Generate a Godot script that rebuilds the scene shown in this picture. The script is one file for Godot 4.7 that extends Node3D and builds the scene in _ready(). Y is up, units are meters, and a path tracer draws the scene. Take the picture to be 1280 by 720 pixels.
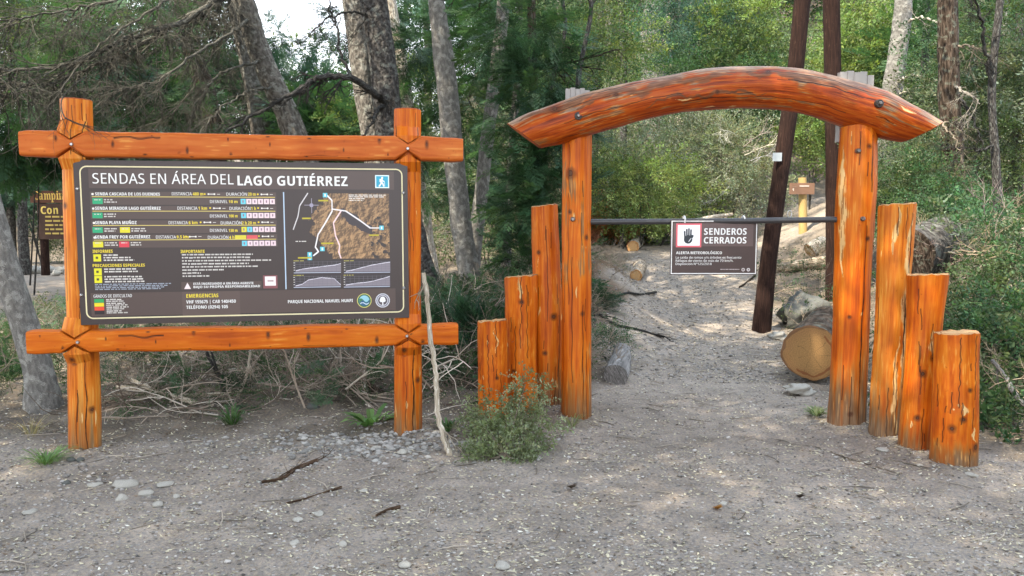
extends Node3D
# A forest trailhead: an information board in a varnished log frame, a closed log gate with an arched beam, and the woods behind.

const FOCAL := 1005.0
const EYE := Vector3(0, 1.5, 0)
const PITCH := -0.0913
const FEET := [[-2.69, -5.03], [-0.66, -5.42], [0.468, -5.77], [2.372, -5.585], [2.512, -5.3], [2.565, -5.0], [2.655, -4.715], [0.278, -6.03], [0.075, -5.93], [-0.135, -5.73]]
const WHITE := Color(1, 1, 1)
# the board's lettering: text, x, width, baseline below the top edge, capital height (metres), ink, bold
const TEXTS := [
	["SENDAS EN ÁREA DEL",0.106,0.823,0.143,0.063,0,0],
	["LAGO GUTIÉRREZ",0.953,0.680,0.149,0.061,0,1],
	["SENDA CASCADA DE LOS DUENDES",0.117,0.373,0.215,0.018,0,1],
	["DISTANCIA",0.560,0.118,0.213,0.019,0,0],
	["480 m",0.683,0.062,0.213,0.019,1,1],
	["DURACIÓN",0.883,0.125,0.213,0.018,0,0],
	["20 m",1.014,0.046,0.213,0.019,1,1],
	["DESNIVEL",0.784,0.105,0.260,0.018,0,0],
	["10 m",0.896,0.053,0.260,0.018,1,1],
	["SENDA MIRADOR LAGO GUTIÉRREZ",0.113,0.379,0.303,0.019,0,1],
	["DISTANCIA",0.590,0.118,0.302,0.019,0,0],
	["1 km",0.713,0.052,0.302,0.019,1,1],
	["DURACIÓN",0.900,0.126,0.303,0.019,0,0],
	["1 h",1.030,0.029,0.303,0.019,1,1],
	["DESNIVEL",0.781,0.106,0.350,0.018,0,0],
	["100 m",0.894,0.053,0.350,0.018,1,1],
	["SENDA PLAYA MUÑOZ",0.109,0.239,0.391,0.019,0,1],
	["DISTANCIA",0.535,0.113,0.392,0.019,0,0],
	["6 km",0.653,0.052,0.392,0.019,1,1],
	["DURACIÓN",0.844,0.126,0.394,0.019,0,0],
	["2 h 20 m",0.972,0.085,0.394,0.019,1,1],
	["DESNIVEL",0.778,0.106,0.440,0.018,0,0],
	["130 m",0.891,0.053,0.441,0.018,1,1],
	["SENDA FREY POR GUTIÉRREZ",0.105,0.319,0.479,0.019,0,1],
	["DISTANCIA",0.457,0.118,0.481,0.019,0,0],
	["9.5 km",0.579,0.071,0.481,0.019,1,1],
	["DURACIÓN",0.764,0.123,0.484,0.019,0,0],
	["4 h",0.892,0.031,0.485,0.019,1,1],
	["INFORMES",0.087,0.115,0.567,0.019,1,1],
	["PRECAUCIONES ESPECIALES",0.084,0.301,0.654,0.018,1,1],
	["IMPORTANTE",0.599,0.143,0.572,0.019,1,1],
	["GRADOS DE DIFICULTAD",0.080,0.222,0.844,0.019,0,0],
	["EMERGENCIAS",0.623,0.192,0.854,0.023,1,1],
	["VHF 155675 | CAB 140/450",0.621,0.299,0.891,0.020,0,1],
	["TELÉFONO (0294) 105",0.620,0.251,0.925,0.020,0,1],
	["PARQUE NACIONAL NAHUEL HUAPI",1.241,0.410,0.901,0.020,0,1],
	["ESTÁ INGRESANDO A UN ÁREA AGRESTE",0.668,0.363,0.774,0.014,0,1],
	["BAJO SU PROPIA RESPONSABILIDAD",0.668,0.403,0.794,0.014,0,1]
]

var taken := {}
var shapes := {}
var mats := {}
var bumpy := FastNoiseLite.new()
var wavy := FastNoiseLite.new()

# ---------------------------------------------------------------- mesh building
class Shape:
	var v := PackedVector3Array()
	var n := PackedVector3Array()
	var u := PackedVector2Array()
	var c := PackedColorArray()
	var i := PackedInt32Array()
	func add(p: Vector3, q: Vector3, t: Vector2, k: Color = Color(1, 1, 1)) -> int:
		v.append(p); n.append(q); u.append(t); c.append(k)
		return v.size() - 1
	func tri(a: int, b: int, d: int) -> void:
		i.append(a); i.append(b); i.append(d)
	func quad(a: int, b: int, d: int, e: int) -> void:   # clockwise from outside
		tri(a, b, d); tri(a, d, e)
	func smooth() -> void:
		for k in n.size(): n[k] = Vector3.ZERO
		for k in range(0, i.size(), 3):
			var f := (v[i[k + 2]] - v[i[k]]).cross(v[i[k + 1]] - v[i[k]])
			n[i[k]] += f; n[i[k + 1]] += f; n[i[k + 2]] += f
		for k in n.size(): n[k] = n[k].normalized() if n[k].length_squared() > 1e-20 else Vector3.UP
	func arrays() -> Array:
		var a := []
		a.resize(Mesh.ARRAY_MAX)
		a[Mesh.ARRAY_VERTEX] = v; a[Mesh.ARRAY_NORMAL] = n; a[Mesh.ARRAY_TEX_UV] = u; a[Mesh.ARRAY_COLOR] = c; a[Mesh.ARRAY_INDEX] = i
		return a
	func mesh(m: Material = null) -> ArrayMesh:
		var o := ArrayMesh.new()
		o.add_surface_from_arrays(Mesh.PRIMITIVE_TRIANGLES, arrays())
		if m: o.surface_set_material(0, m)
		return o
	func flat_quad(a: Vector3, b: Vector3, d: Vector3, e: Vector3, k: Color = Color(1, 1, 1)) -> void:   # clockwise from outside
		var q := (d - a).cross(b - a).normalized()
		quad(add(a, q, Vector2(0, 0), k), add(b, q, Vector2(0, 1), k), add(d, q, Vector2(1, 1), k), add(e, q, Vector2(1, 0), k))
	func box(lo: Vector3, hi: Vector3, k: Color = Color(1, 1, 1)) -> void:
		var p := func(x, y, z): return Vector3(hi.x if x else lo.x, hi.y if y else lo.y, hi.z if z else lo.z)
		flat_quad(p.call(0, 0, 1), p.call(0, 1, 1), p.call(1, 1, 1), p.call(1, 0, 1), k)
		flat_quad(p.call(1, 0, 0), p.call(1, 1, 0), p.call(0, 1, 0), p.call(0, 0, 0), k)
		flat_quad(p.call(0, 1, 1), p.call(0, 1, 0), p.call(1, 1, 0), p.call(1, 1, 1), k)
		flat_quad(p.call(0, 0, 0), p.call(0, 0, 1), p.call(1, 0, 1), p.call(1, 0, 0), k)
		flat_quad(p.call(1, 0, 1), p.call(1, 1, 1), p.call(1, 1, 0), p.call(1, 0, 0), k)
		flat_quad(p.call(0, 0, 0), p.call(0, 1, 0), p.call(0, 1, 1), p.call(0, 0, 1), k)

func tangents(pts: PackedVector3Array) -> PackedVector3Array:
	var t := PackedVector3Array()
	for k in pts.size():
		t.append((pts[mini(k + 1, pts.size() - 1)] - pts[maxi(k - 1, 0)]).normalized())
	return t

# a tapered tube along pts; used for trunks, limbs, twigs, bars
func tube(s: Shape, pts: PackedVector3Array, radii: PackedFloat32Array, sides: int, k: Color = WHITE, rough := 0.0, seam := Vector3(0, 0, -1), tile := 1.0, closed := true) -> void:
	var t := tangents(pts)
	var x := (seam - t[0] * seam.dot(t[0]))
	if x.length() < 0.05: x = t[0].cross(Vector3(1, 0.3, 0.2))
	x = x.normalized()
	var first := s.v.size()
	var along := 0.0
	for r in pts.size():
		x = (x - t[r] * x.dot(t[r])).normalized()
		var y := t[r].cross(x)
		if r: along += pts[r].distance_to(pts[r - 1])
		for j in sides + 1:
			var a := TAU * (j % sides) / sides
			var d := x * cos(a) + y * sin(a)
			var rad := radii[r]
			if rough > 0.0: rad *= 1.0 + rough * bumpy.get_noise_3d(pts[r].x * 3.0 + d.x * 1.3, pts[r].y * 2.2, pts[r].z * 3.0 + d.z * 1.3)
			s.add(pts[r] + d * rad, d, Vector2(float(j) / sides * tile, along), k)
	for r in pts.size() - 1:
		for j in sides:
			var a := first + r * (sides + 1) + j
			s.quad(a, a + sides + 1, a + sides + 2, a + 1)
	if closed:
		for e in 2:
			var r := 0 if e == 0 else pts.size() - 1
			var q := -t[r] if e == 0 else t[r]
			var m := s.add(pts[r], q, Vector2(0.5, 0.5), k)
			var start := s.v.size()
			for j in sides + 1: s.add(s.v[first + r * (sides + 1) + j], q, Vector2(0.5, 0.5), k)
			for j in sides:
				if e == 0: s.tri(m, start + j, start + j + 1)
				else: s.tri(m, start + j + 1, start + j)

func line(list: Array) -> PackedVector3Array:
	return PackedVector3Array(list)

# points on a Catmull-Rom curve through the given ones
func curve(p: Array, steps: int) -> PackedVector3Array:
	var o := PackedVector3Array()
	for k in steps + 1:
		var f := float(k) / steps * (p.size() - 1)
		var a := mini(int(f), p.size() - 2)
		var p0: Vector3 = p[a - 1] if a > 0 else p[0] * 2.0 - p[1]
		var p3: Vector3 = p[a + 2] if a + 2 < p.size() else p[a + 1] * 2.0 - p[a]
		o.append((p[a] as Vector3).cubic_interpolate(p[a + 1], p0, p3, f - a))
	return o

func lerps(values: Array, steps: int) -> PackedFloat32Array:
	var o := PackedFloat32Array()
	for k in steps + 1:
		var f := float(k) / steps * (values.size() - 1)
		var a := mini(int(f), values.size() - 2)
		o.append(lerpf(values[a], values[a + 1], f - a))
	return o

# a peeled, varnished log: uneven round surface on slot 0, sawn ends on slot 1
func log_mesh(pts: PackedVector3Array, radii: PackedFloat32Array, seed_value: int, skin: Material, sawn: Material, knots := [], shear := Vector2.ZERO, sides := 36, uneven := 0.05, tilt := Vector3.ZERO) -> ArrayMesh:
	var s := Shape.new()
	var ends := Shape.new()
	var t := tangents(pts)
	var total := 0.0
	for r in range(1, pts.size()): total += pts[r].distance_to(pts[r - 1])
	var along := 0.0
	var rim := []
	for r in pts.size():
		var x := Vector3(0, 0, -1)
		x = (x - t[r] * x.dot(t[r])).normalized()
		var y := t[r].cross(x)
		if r: along += pts[r].distance_to(pts[r - 1])
		var here := PackedVector3Array()
		for j in sides + 1:
			var a := TAU * (j % sides) / sides
			var d := x * cos(a) + y * sin(a)
			var rad := radii[r] * (1.0 + uneven * bumpy.get_noise_3d(d.x * 0.9 + seed_value * 7.1, along * 1.1, d.z * 0.9 + d.y * 0.9) + uneven * 0.35 * bumpy.get_noise_3d(d.x * 3.0 + seed_value * 3.0, along * 3.5, d.z * 3.0 + d.y * 3.0))
			for k in knots:   # [u, v, size, height]
				var du := absf(float(j) / sides - k[0])
				du = minf(du, 1.0 - du) * TAU * radii[r]
				var dv: float = along - k[1] * total
				rad += k[3] * exp(-(du * du + dv * dv) / (k[2] * k[2]))
			var lean := 0.0
			if shear.x != 0.0 and along < 0.45: lean = -shear.x * (1.0 - along / 0.45)
			if shear.y != 0.0 and total - along < 0.45: lean = shear.y * (1.0 - (total - along) / 0.45)
			var p := pts[r] + d * rad
			p += t[r] * (lean * (d * rad).y)
			if tilt != Vector3.ZERO and total - along < 0.12: p += t[r] * (tilt.dot(d * rad) + 0.010 * bumpy.get_noise_2d(a * 2.2 + seed_value * 3.0, 5.0)) * (1.0 - (total - along) / 0.12)
			here.append(p)
			s.add(p, d, Vector2(float(j) / sides, along / total))
		if r == 0 or r == pts.size() - 1: rim.append([here, pts[r], t[r] * (-1.0 if r == 0 else 1.0)])
	for r in pts.size() - 1:
		for j in sides:
			var a := r * (sides + 1) + j
			s.quad(a, a + sides + 1, a + sides + 2, a + 1)
	s.smooth()
	for r in pts.size():   # close the seam's normals
		var a := r * (sides + 1)
		var q := (s.n[a] + s.n[a + sides]).normalized()
		s.n[a] = q; s.n[a + sides] = q
	for e in 2:
		var ring: PackedVector3Array = rim[e][0]
		var mid := Vector3.ZERO
		for j in sides: mid += ring[j] / sides
		var rings := [1.0, 0.955, 0.5]
		var first := ends.v.size()
		for g in rings.size():
			for j in sides + 1:
				var p: Vector3 = mid + (ring[j] - mid) * rings[g] + rim[e][2] * ([0.0, 0.006, 0.006][g] + (0.003 * bumpy.get_noise_2d(j * 9.0, g * 40.0 + seed_value) if g else 0.0))
				var a := TAU * j / sides
				ends.add(p, rim[e][2], Vector2(0.5 + 0.48 * rings[g] * cos(a), 0.5 + 0.48 * rings[g] * sin(a)))
		var m := ends.add(mid + rim[e][2] * 0.006, rim[e][2], Vector2(0.5, 0.5))
		for g in rings.size():
			for j in sides:
				var a := first + g * (sides + 1) + j
				if g < rings.size() - 1:
					if e == 1: ends.quad(a, a + sides + 1, a + sides + 2, a + 1)
					else: ends.quad(a, a + 1, a + sides + 2, a + sides + 1)
				elif e == 1: ends.tri(a, m, a + 1)
				else: ends.tri(a, a + 1, m)
	ends.smooth()
	var o := s.mesh(skin)
	o.add_surface_from_arrays(Mesh.PRIMITIVE_TRIANGLES, ends.arrays())
	o.surface_set_material(1, sawn)
	return o

# ---------------------------------------------------------------- things
func numbered(called: String) -> String:
	var k: int = taken.get(called, 0)
	taken[called] = k + 1
	return called if k == 0 else "%s_%03d" % [called, k]

func tag(o: Node3D, label := "", category := "", group := "", kind := "") -> Node3D:
	if label: o.set_meta("label", label)
	if category: o.set_meta("category", category)
	if group: o.set_meta("group", group)
	if kind: o.set_meta("kind", kind)
	return o

func thing(called: String, at := Vector3.ZERO) -> Node3D:
	var o := Node3D.new()
	o.name = numbered(called)
	add_child(o)
	o.position = at
	return o

func part(called: String, m: Mesh, parent: Node3D, mat: Material = null, at := Vector3.ZERO) -> MeshInstance3D:
	var o := MeshInstance3D.new()
	o.mesh = m
	if mat: o.material_override = mat
	o.name = called
	parent.add_child(o, true)
	o.position = at
	return o

func single(called: String, m: Mesh, mat: Material, at := Vector3.ZERO) -> MeshInstance3D:
	var o := MeshInstance3D.new()
	o.mesh = m
	if mat: o.material_override = mat
	o.name = numbered(called)
	add_child(o)
	o.position = at
	return o

func many(called: String, parent: Node3D, m: Mesh, mat: Material, where: Array, tints: Array) -> MultiMeshInstance3D:
	var mm := MultiMesh.new()
	mm.transform_format = MultiMesh.TRANSFORM_3D
	mm.use_colors = true
	mm.mesh = m
	mm.instance_count = where.size()
	for k in where.size():
		mm.set_instance_transform(k, where[k])
		mm.set_instance_color(k, tints[k])
	var o := MultiMeshInstance3D.new()
	o.multimesh = mm
	o.material_override = mat
	o.name = numbered(called) if parent == self else called
	parent.add_child(o, true)
	return o

# the place of a picture point at a given depth, and where its ray meets the ground
func ray(x: float, y: float) -> Vector3:
	return Vector3((x - 640.0) / FOCAL, -(y - 360.0) / FOCAL, -1.0).rotated(Vector3.RIGHT, PITCH)

func at(x: float, y: float, depth: float) -> Vector3:
	var r := ray(x, y)
	return EYE + r * (depth / -r.z)

func on_ground(x: float, y: float) -> Vector3:
	var r := ray(x, y)
	var d := 2.5
	while d < 80.0:
		var p := EYE + r * (d / -r.z)
		if p.y <= land(p.x, p.z): return Vector3(p.x, land(p.x, p.z), p.z)
		d += 0.02
	return EYE + r * (80.0 / -r.z)

func grounded(x: float, depth: float) -> Vector3:
	return Vector3(x, land(x, -depth), -depth)

func seen_x(p: Vector3) -> float:
	var q := (p - EYE).rotated(Vector3.RIGHT, -PITCH)
	return 640.0 + FOCAL * q.x / -q.z

func seen_y(p: Vector3) -> float:
	var q := (p - EYE).rotated(Vector3.RIGHT, -PITCH)
	return 360.0 - FOCAL * q.y / -q.z

# ---------------------------------------------------------------- land
func bump(x: float, z: float, cx: float, cz: float, rx: float, rz: float) -> float:
	var a := (x - cx) / rx
	var b := (z - cz) / rz
	return exp(-a * a - b * b)

func trail_x(d: float) -> float:
	return 1.42 + (d - 5.6) * 0.2

# how much of the trail or the open gravel lies here, 0 to 1
func bare(x: float, z: float) -> float:
	var d := -z
	var w := wavy.get_noise_2d(x * 9.0, z * 9.0)
	var trail := 1.0 - smoothstep(0.75, 1.25, absf(x - trail_x(d)) + w * 0.5 - 0.012 * (d - 6.0))
	if d < 5.3: trail = 0.0
	var front := 1.0 - smoothstep(5.05, 5.75, d + w * 0.5 - 0.05 * x + (0.25 if x > 2.3 else 0.0))
	if x > 2.3: front *= 1.0 - smoothstep(0.45, 0.9, x - 2.55 + w * 0.3 - 0.55 * (4.6 - d))
	var lot := smoothstep(9.0, 10.5, d + w) * (1.0 - smoothstep(23.0, 26.0, d)) * (1.0 - smoothstep(-6.3, -4.6, x + w + 0.1 * (d - 12.0)))
	var glade := smoothstep(14.5, 16.5, d + w) * (1.0 - smoothstep(19.5, 21.0, d + w)) * smoothstep(1.5, 3.0, x) * (1.0 - smoothstep(9.0, 11.0, x))
	return clampf(maxf(maxf(trail, front), maxf(lot, glade)), 0.0, 1.0)

func land(x: float, z: float) -> float:
	var d := -z
	var h := 0.85 * smoothstep(8.0, 19.0, d) * smoothstep(-4.0, 1.0, x - 0.05 * d)
	var slope := smoothstep(-9.0, 2.0, x)
	h += slope * 0.5 * maxf(0.0, d - 21.0) * (1.0 - smoothstep(45.0, 80.0, d) * 0.5)
	h += (1.0 - slope) * 0.1 * maxf(0.0, d - 34.0)
	h += 0.6 * bump(x, z, 1.25, -11.0, 0.62, 1.9) + 0.3 * bump(x, z, 0.2, -10.0, 1.0, 2.4) + 0.22 * bump(x, z, -0.6, -8.5, 1.5, 1.6)
	h += 1.1 * smoothstep(3.3, 6.6, x - 0.1 * (d - 6.0)) * smoothstep(4.0, 7.0, d)
	h += 0.12 * bump(x, z, -1.8, -7.3, 1.6, 1.0)
	if d > 4.0 and d < 6.6 and x > -3.2 and x < 3.2:   # earth heaped round the posts
		for e in FEET: h += 0.035 * bump(x, z, e[0], e[1], 0.2, 0.2)
	var open := bare(x, z)
	h += lerpf(0.06, 0.02, open) * bumpy.get_noise_2d(x * 2.2, z * 2.2) + lerpf(0.02, 0.010, open) * bumpy.get_noise_2d(x * 11.0 + 50.0, z * 11.0)
	return h

# ---------------------------------------------------------------- textures and materials
func noise_bytes(w: int, h: int, freq: float, seed_value: int, octaves := 3, stretch := 1) -> PackedByteArray:
	var f := FastNoiseLite.new()
	f.noise_type = FastNoiseLite.TYPE_SIMPLEX_SMOOTH
	f.seed = seed_value
	f.frequency = freq
	f.fractal_octaves = octaves
	if octaves <= 1: f.fractal_type = FastNoiseLite.FRACTAL_NONE
	var im := f.get_image(w, maxi(4, h / stretch), false, false, false)
	im.convert(Image.FORMAT_L8)
	if stretch > 1: im.resize(w, h, Image.INTERPOLATE_CUBIC)
	return im.get_data()

func tex(im: Image) -> ImageTexture:
	return ImageTexture.create_from_image(im)

func plain(color: Color, rough := 0.7, metal := 0.0) -> StandardMaterial3D:
	var m := StandardMaterial3D.new()
	m.albedo_color = color.linear_to_srgb()
	m.roughness = rough
	m.metallic = metal
	return m

# varnished softwood with streaks, knots, cracks, greyed patches; sRGB values in the picture
# o: tone "orange" / "red" / "pale"; knots [[u, v, r]], cracks [[u, v0, v1, width]], grey_base (share of length worn grey at the foot), stripped [[u, v0, v1, width]], worn (amount of grey on top of the beam)
func varnish(seed_value: int, w: int, h: int, o := {}) -> StandardMaterial3D:
	var grain := noise_bytes(w, h, 0.09, seed_value, 3, 40)
	var fine := noise_bytes(w, h, 0.3, seed_value + 1, 2, 20)
	var patch := noise_bytes(w, h, 0.012, seed_value + 2, 4, 2)
	var spot := noise_bytes(w, h, 0.12, seed_value + 3, 3, 3)
	var tone: String = o.get("tone", "orange")
	var hi := Color(0.89, 0.51, 0.12)
	var mid := Color(0.80, 0.385, 0.055)
	var lo := Color(0.60, 0.235, 0.04)
	if tone == "red":
		hi = Color(0.79, 0.41, 0.10); mid = Color(0.66, 0.27, 0.05); lo = Color(0.36, 0.125, 0.04)
	elif tone == "pale":
		hi = Color(0.91, 0.62, 0.25); mid = Color(0.83, 0.45, 0.11); lo = Color(0.60, 0.27, 0.06)
	elif tone == "salmon":
		hi = Color(0.87, 0.52, 0.24); mid = Color(0.78, 0.385, 0.14); lo = Color(0.60, 0.26, 0.09)
	var grey := Color(0.43, 0.375, 0.33)
	var weather := Color(0.50, 0.40, 0.33)
	var base_len: float = o.get("grey_base", 0.0)
	var worn: float = o.get("worn", 0.0)
	var tops: float = o.get("top_worn", 0.0)
	var calm: float = o.get("calm", 0.85)
	var pix := PackedByteArray()
	pix.resize(w * h * 3)
	var tall := PackedByteArray()
	tall.resize(w * h)
	for y in h:
		var v := float(y) / h
		for x in w:
			var k := y * w + x
			var g := grain[k] / 255.0
			var f := fine[k] / 255.0
			var p := patch[k] / 255.0
			var q := spot[k] / 255.0
			var t := clampf(((g - 0.5) * 1.2 + (f - 0.5) * 0.5 + (p - 0.5) * 0.7) * calm + 0.58, 0.0, 1.0)
			var c := mid.lerp(hi, (t - 0.5) * 2.0) if t > 0.5 else lo.lerp(mid, t * 2.0)
			if base_len > 0.0:
				var e := smoothstep(-0.16, 0.1, base_len * (0.55 + 0.9 * p) + 0.05 - v + (g - 0.5) * 0.22 + (f - 0.5) * 0.05)
				c = c.lerp(grey * (0.7 + 0.6 * f), e * 0.85)
			if worn > 0.0:
				c = c.lerp(weather * (0.72 + 0.55 * f), smoothstep(0.60, 0.70, p * 0.6 + g * 0.4 + (worn - 0.5) * 0.3) * 0.75)
			if tops > 0.0:   # the weather side of the lying beam, u about a quarter turn
				var e := smoothstep(0.06, -0.03, absf(float(x) / w - 0.28) - 0.075 - 0.30 * (p - 0.42) * tops - (g - 0.5) * 0.16)
				c = c.lerp(Color(0.56, 0.47, 0.40) * (0.65 + 0.7 * f), e * 0.85)
			if q > 0.78: c = c.lerp(lo * 0.7, (q - 0.78) * 3.0)
			if f * 0.6 + p * 0.4 > 0.66: c = c.lerp(Color(0.93, 0.66, 0.34), clampf((f * 0.6 + p * 0.4 - 0.66) * 7.0, 0.0, 0.55))   # thin varnish, paler wood
			pix[k * 3] = int(clampf(c.r, 0, 1) * 255); pix[k * 3 + 1] = int(clampf(c.g, 0, 1) * 255); pix[k * 3 + 2] = int(clampf(c.b, 0, 1) * 255)
			tall[k] = int(clampf(0.55 + (f - 0.5) * 0.5 + (g - 0.5) * 0.5, 0, 1) * 255)
	var luck := RandomNumberGenerator.new()
	luck.seed = seed_value * 17
	var cracks: Array = o.get("cracks", []).duplicate()
	var stripped: Array = o.get("stripped", []).duplicate()
	if calm > 0.7:
		for n in 10:   # drying checks
			var v0 := luck.randf_range(0.03, 0.9)
			cracks.append([luck.randf_range(0.25, 0.75), v0, minf(0.99, v0 + luck.randf_range(0.03, 0.16)), luck.randf_range(0.0012, 0.0035)])
		for n in 5:   # nicks down to pale wood
			var v0 := luck.randf_range(0.08, 0.95)
			stripped.append([luck.randf_range(0.3, 0.7), v0, minf(0.995, v0 + luck.randf_range(0.01, 0.05)), luck.randf_range(0.006, 0.018)])
	var size_u: float = o.get("girth", 0.6)
	var size_v: float = o.get("length", 2.0)
	for s in stripped:   # bark stripped, bare pale wood
		for y in range(int(s[1] * h), int(s[2] * h)):
			var f: float = (float(y) / h - s[1]) / (s[2] - s[1])
			var mid_x: float = s[0] * w + (patch[y * w + 3] / 255.0 - 0.5) * 26.0
			var half: float = s[3] * w * sin(PI * f) * (0.6 + 0.8 * spot[y * w + 9] / 255.0)
			for x in range(int(mid_x - half), int(mid_x + half) + 1):
				var k := y * w + posmod(x, w)
				var e := clampf(1.6 - absf(x - mid_x) / maxf(half, 0.5) * 1.6 + (fine[k] / 255.0 - 0.5), 0, 0.85)
				var cc := Color(0.93, 0.80, 0.58) if fine[k] > 95 else Color(0.62, 0.45, 0.28)
				pix[k * 3] = int(lerpf(pix[k * 3], cc.r * 255, e)); pix[k * 3 + 1] = int(lerpf(pix[k * 3 + 1], cc.g * 255, e)); pix[k * 3 + 2] = int(lerpf(pix[k * 3 + 2], cc.b * 255, e))
	for s in o.get("bands", []):   # long greyed bands where the varnish has gone
		for y in range(int(s[1] * h), int(s[2] * h)):
			var f: float = (float(y) / h - s[1]) / (s[2] - s[1])
			var mid_x: float = (s[0] + s[4] * f) * w + (patch[y * w + 40] / 255.0 - 0.5) * 0.16 * w
			var half: float = s[3] * w * pow(sin(PI * f), 0.6) * (0.4 + 1.2 * patch[y * w + 90] / 255.0)
			for x in range(int(mid_x - half), int(mid_x + half) + 1):
				var k := y * w + posmod(x, w)
				var e := clampf((1.0 - absf(x - mid_x) / maxf(half, 0.5)) * 1.8 + (grain[k] / 255.0 - 0.5) * 2.2 - 0.1, 0, 0.8)
				var n := 0.62 + 0.7 * fine[k] / 255.0
				pix[k * 3] = int(lerpf(pix[k * 3], 0.46 * 255 * n, e)); pix[k * 3 + 1] = int(lerpf(pix[k * 3 + 1], 0.30 * 255 * n, e)); pix[k * 3 + 2] = int(lerpf(pix[k * 3 + 2], 0.21 * 255 * n, e))
	for s in o.get("knots", []):
		var ru: float = s[2] / size_u * w
		var rv: float = s[2] / size_v * h
		for y in range(int(s[1] * h - rv * 2.4), int(s[1] * h + rv * 2.4)):
			if y < 0 or y >= h: continue
			for x in range(int(s[0] * w - ru * 2.4), int(s[0] * w + ru * 2.4)):
				var k := y * w + posmod(x, w)
				var a: float = (x - s[0] * w) / ru
				var b: float = (y - s[1] * h) / rv
				var r := sqrt(a * a + b * b) + (spot[k] / 255.0 - 0.5) * 0.7
				var e := 1.0 - smoothstep(0.55, 1.0, r)
				var ring := (1.0 - smoothstep(1.0, 2.2, r)) * 0.45
				var cc := Color(0.26, 0.13, 0.08) if r > 0.45 else Color(0.36, 0.24, 0.17)
				e = maxf(e * 0.92, ring)
				pix[k * 3] = int(lerpf(pix[k * 3], cc.r * 255, e)); pix[k * 3 + 1] = int(lerpf(pix[k * 3 + 1], cc.g * 255, e)); pix[k * 3 + 2] = int(lerpf(pix[k * 3 + 2], cc.b * 255, e))
				if r < 1.0: tall[k] = int(tall[k] * 0.6)
	for s in cracks:
		var dx := 0.0
		for y in range(int(s[1] * h), int(s[2] * h)):
			dx += (grain[(y * 7 + 13) % h * w + 5] / 255.0 - 0.5) * 0.55
			dx *= 0.985
			var f: float = (float(y) / h - s[1]) / (s[2] - s[1])
			var half: float = maxf(0.45, s[3] / size_u * w * 0.5 * sin(PI * f) * (0.5 + spot[y * w] / 255.0))
			var cx: float = s[0] * w + dx
			for x in range(int(cx - half - 1.0), int(cx + half + 1.0) + 1):
				var k := y * w + posmod(x, w)
				var e := clampf(half + 0.5 - absf(x - cx), 0, 1)
				pix[k * 3] = int(lerpf(pix[k * 3], 34, e)); pix[k * 3 + 1] = int(lerpf(pix[k * 3 + 1], 18, e)); pix[k * 3 + 2] = int(lerpf(pix[k * 3 + 2], 12, e))
				tall[k] = int(lerpf(tall[k], 0, e))
	var m := StandardMaterial3D.new()
	m.albedo_color = Color(0.91, 0.91, 0.91)
	m.albedo_texture = tex(Image.create_from_data(w, h, false, Image.FORMAT_RGB8, pix))
	m.heightmap_enabled = true
	m.heightmap_texture = tex(Image.create_from_data(w, h, false, Image.FORMAT_L8, tall))
	m.heightmap_scale = 0.45
	m.roughness = o.get("rough", 0.5)
	m.clearcoat_enabled = true
	m.clearcoat = o.get("coat", 0.08)
	m.metallic_specular = 0.28
	m.clearcoat_roughness = 0.22
	return m

func end_grain(seed_value: int, inner: Color, outer: Color, rim: Color) -> StandardMaterial3D:
	var w := 256
	var a := noise_bytes(w, w, 0.015, seed_value, 3)
	var b := noise_bytes(w, w, 0.2, seed_value + 1, 2)
	var pix := PackedByteArray()
	pix.resize(w * w * 3)
	for y in w:
		for x in w:
			var k := y * w + x
			var p := Vector2(x / 128.0 - 1.0, y / 128.0 - 1.0) + Vector2(0.06, -0.04)
			var r := p.length() + (a[k] / 255.0 - 0.5) * 0.12
			var ring := 0.5 + 0.5 * sin(r * 85.0 + a[k] * 0.02)
			var c := inner.lerp(outer, smoothstep(0.45, 0.9, r)) * (0.93 + 0.06 * ring + (b[k] / 255.0 - 0.5) * 0.3)
			if absf(r - 0.74 - 0.05 * p.x) < 0.035 and p.y * 0.8 - p.x > -0.1: c = c.lerp(Color(0.45, 0.24, 0.10), 0.7)
			if r > 0.93: c = c.lerp(rim, 0.8)
			var ang := absf(fposmod(p.angle() * 7.0 / TAU + a[k] / 800.0, 1.0) - 0.5)
			if ang < 0.012 and r < 0.35 + 0.5 * b[(y / 9) * w + x / 9] / 255.0 and r > 0.03: c = c * 0.6
			pix[k * 3] = int(clampf(c.r, 0, 1) * 255); pix[k * 3 + 1] = int(clampf(c.g, 0, 1) * 255); pix[k * 3 + 2] = int(clampf(c.b, 0, 1) * 255)
	var m := StandardMaterial3D.new()
	m.albedo_texture = tex(Image.create_from_data(w, w, false, Image.FORMAT_RGB8, pix))
	m.roughness = 0.85
	return m

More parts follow.
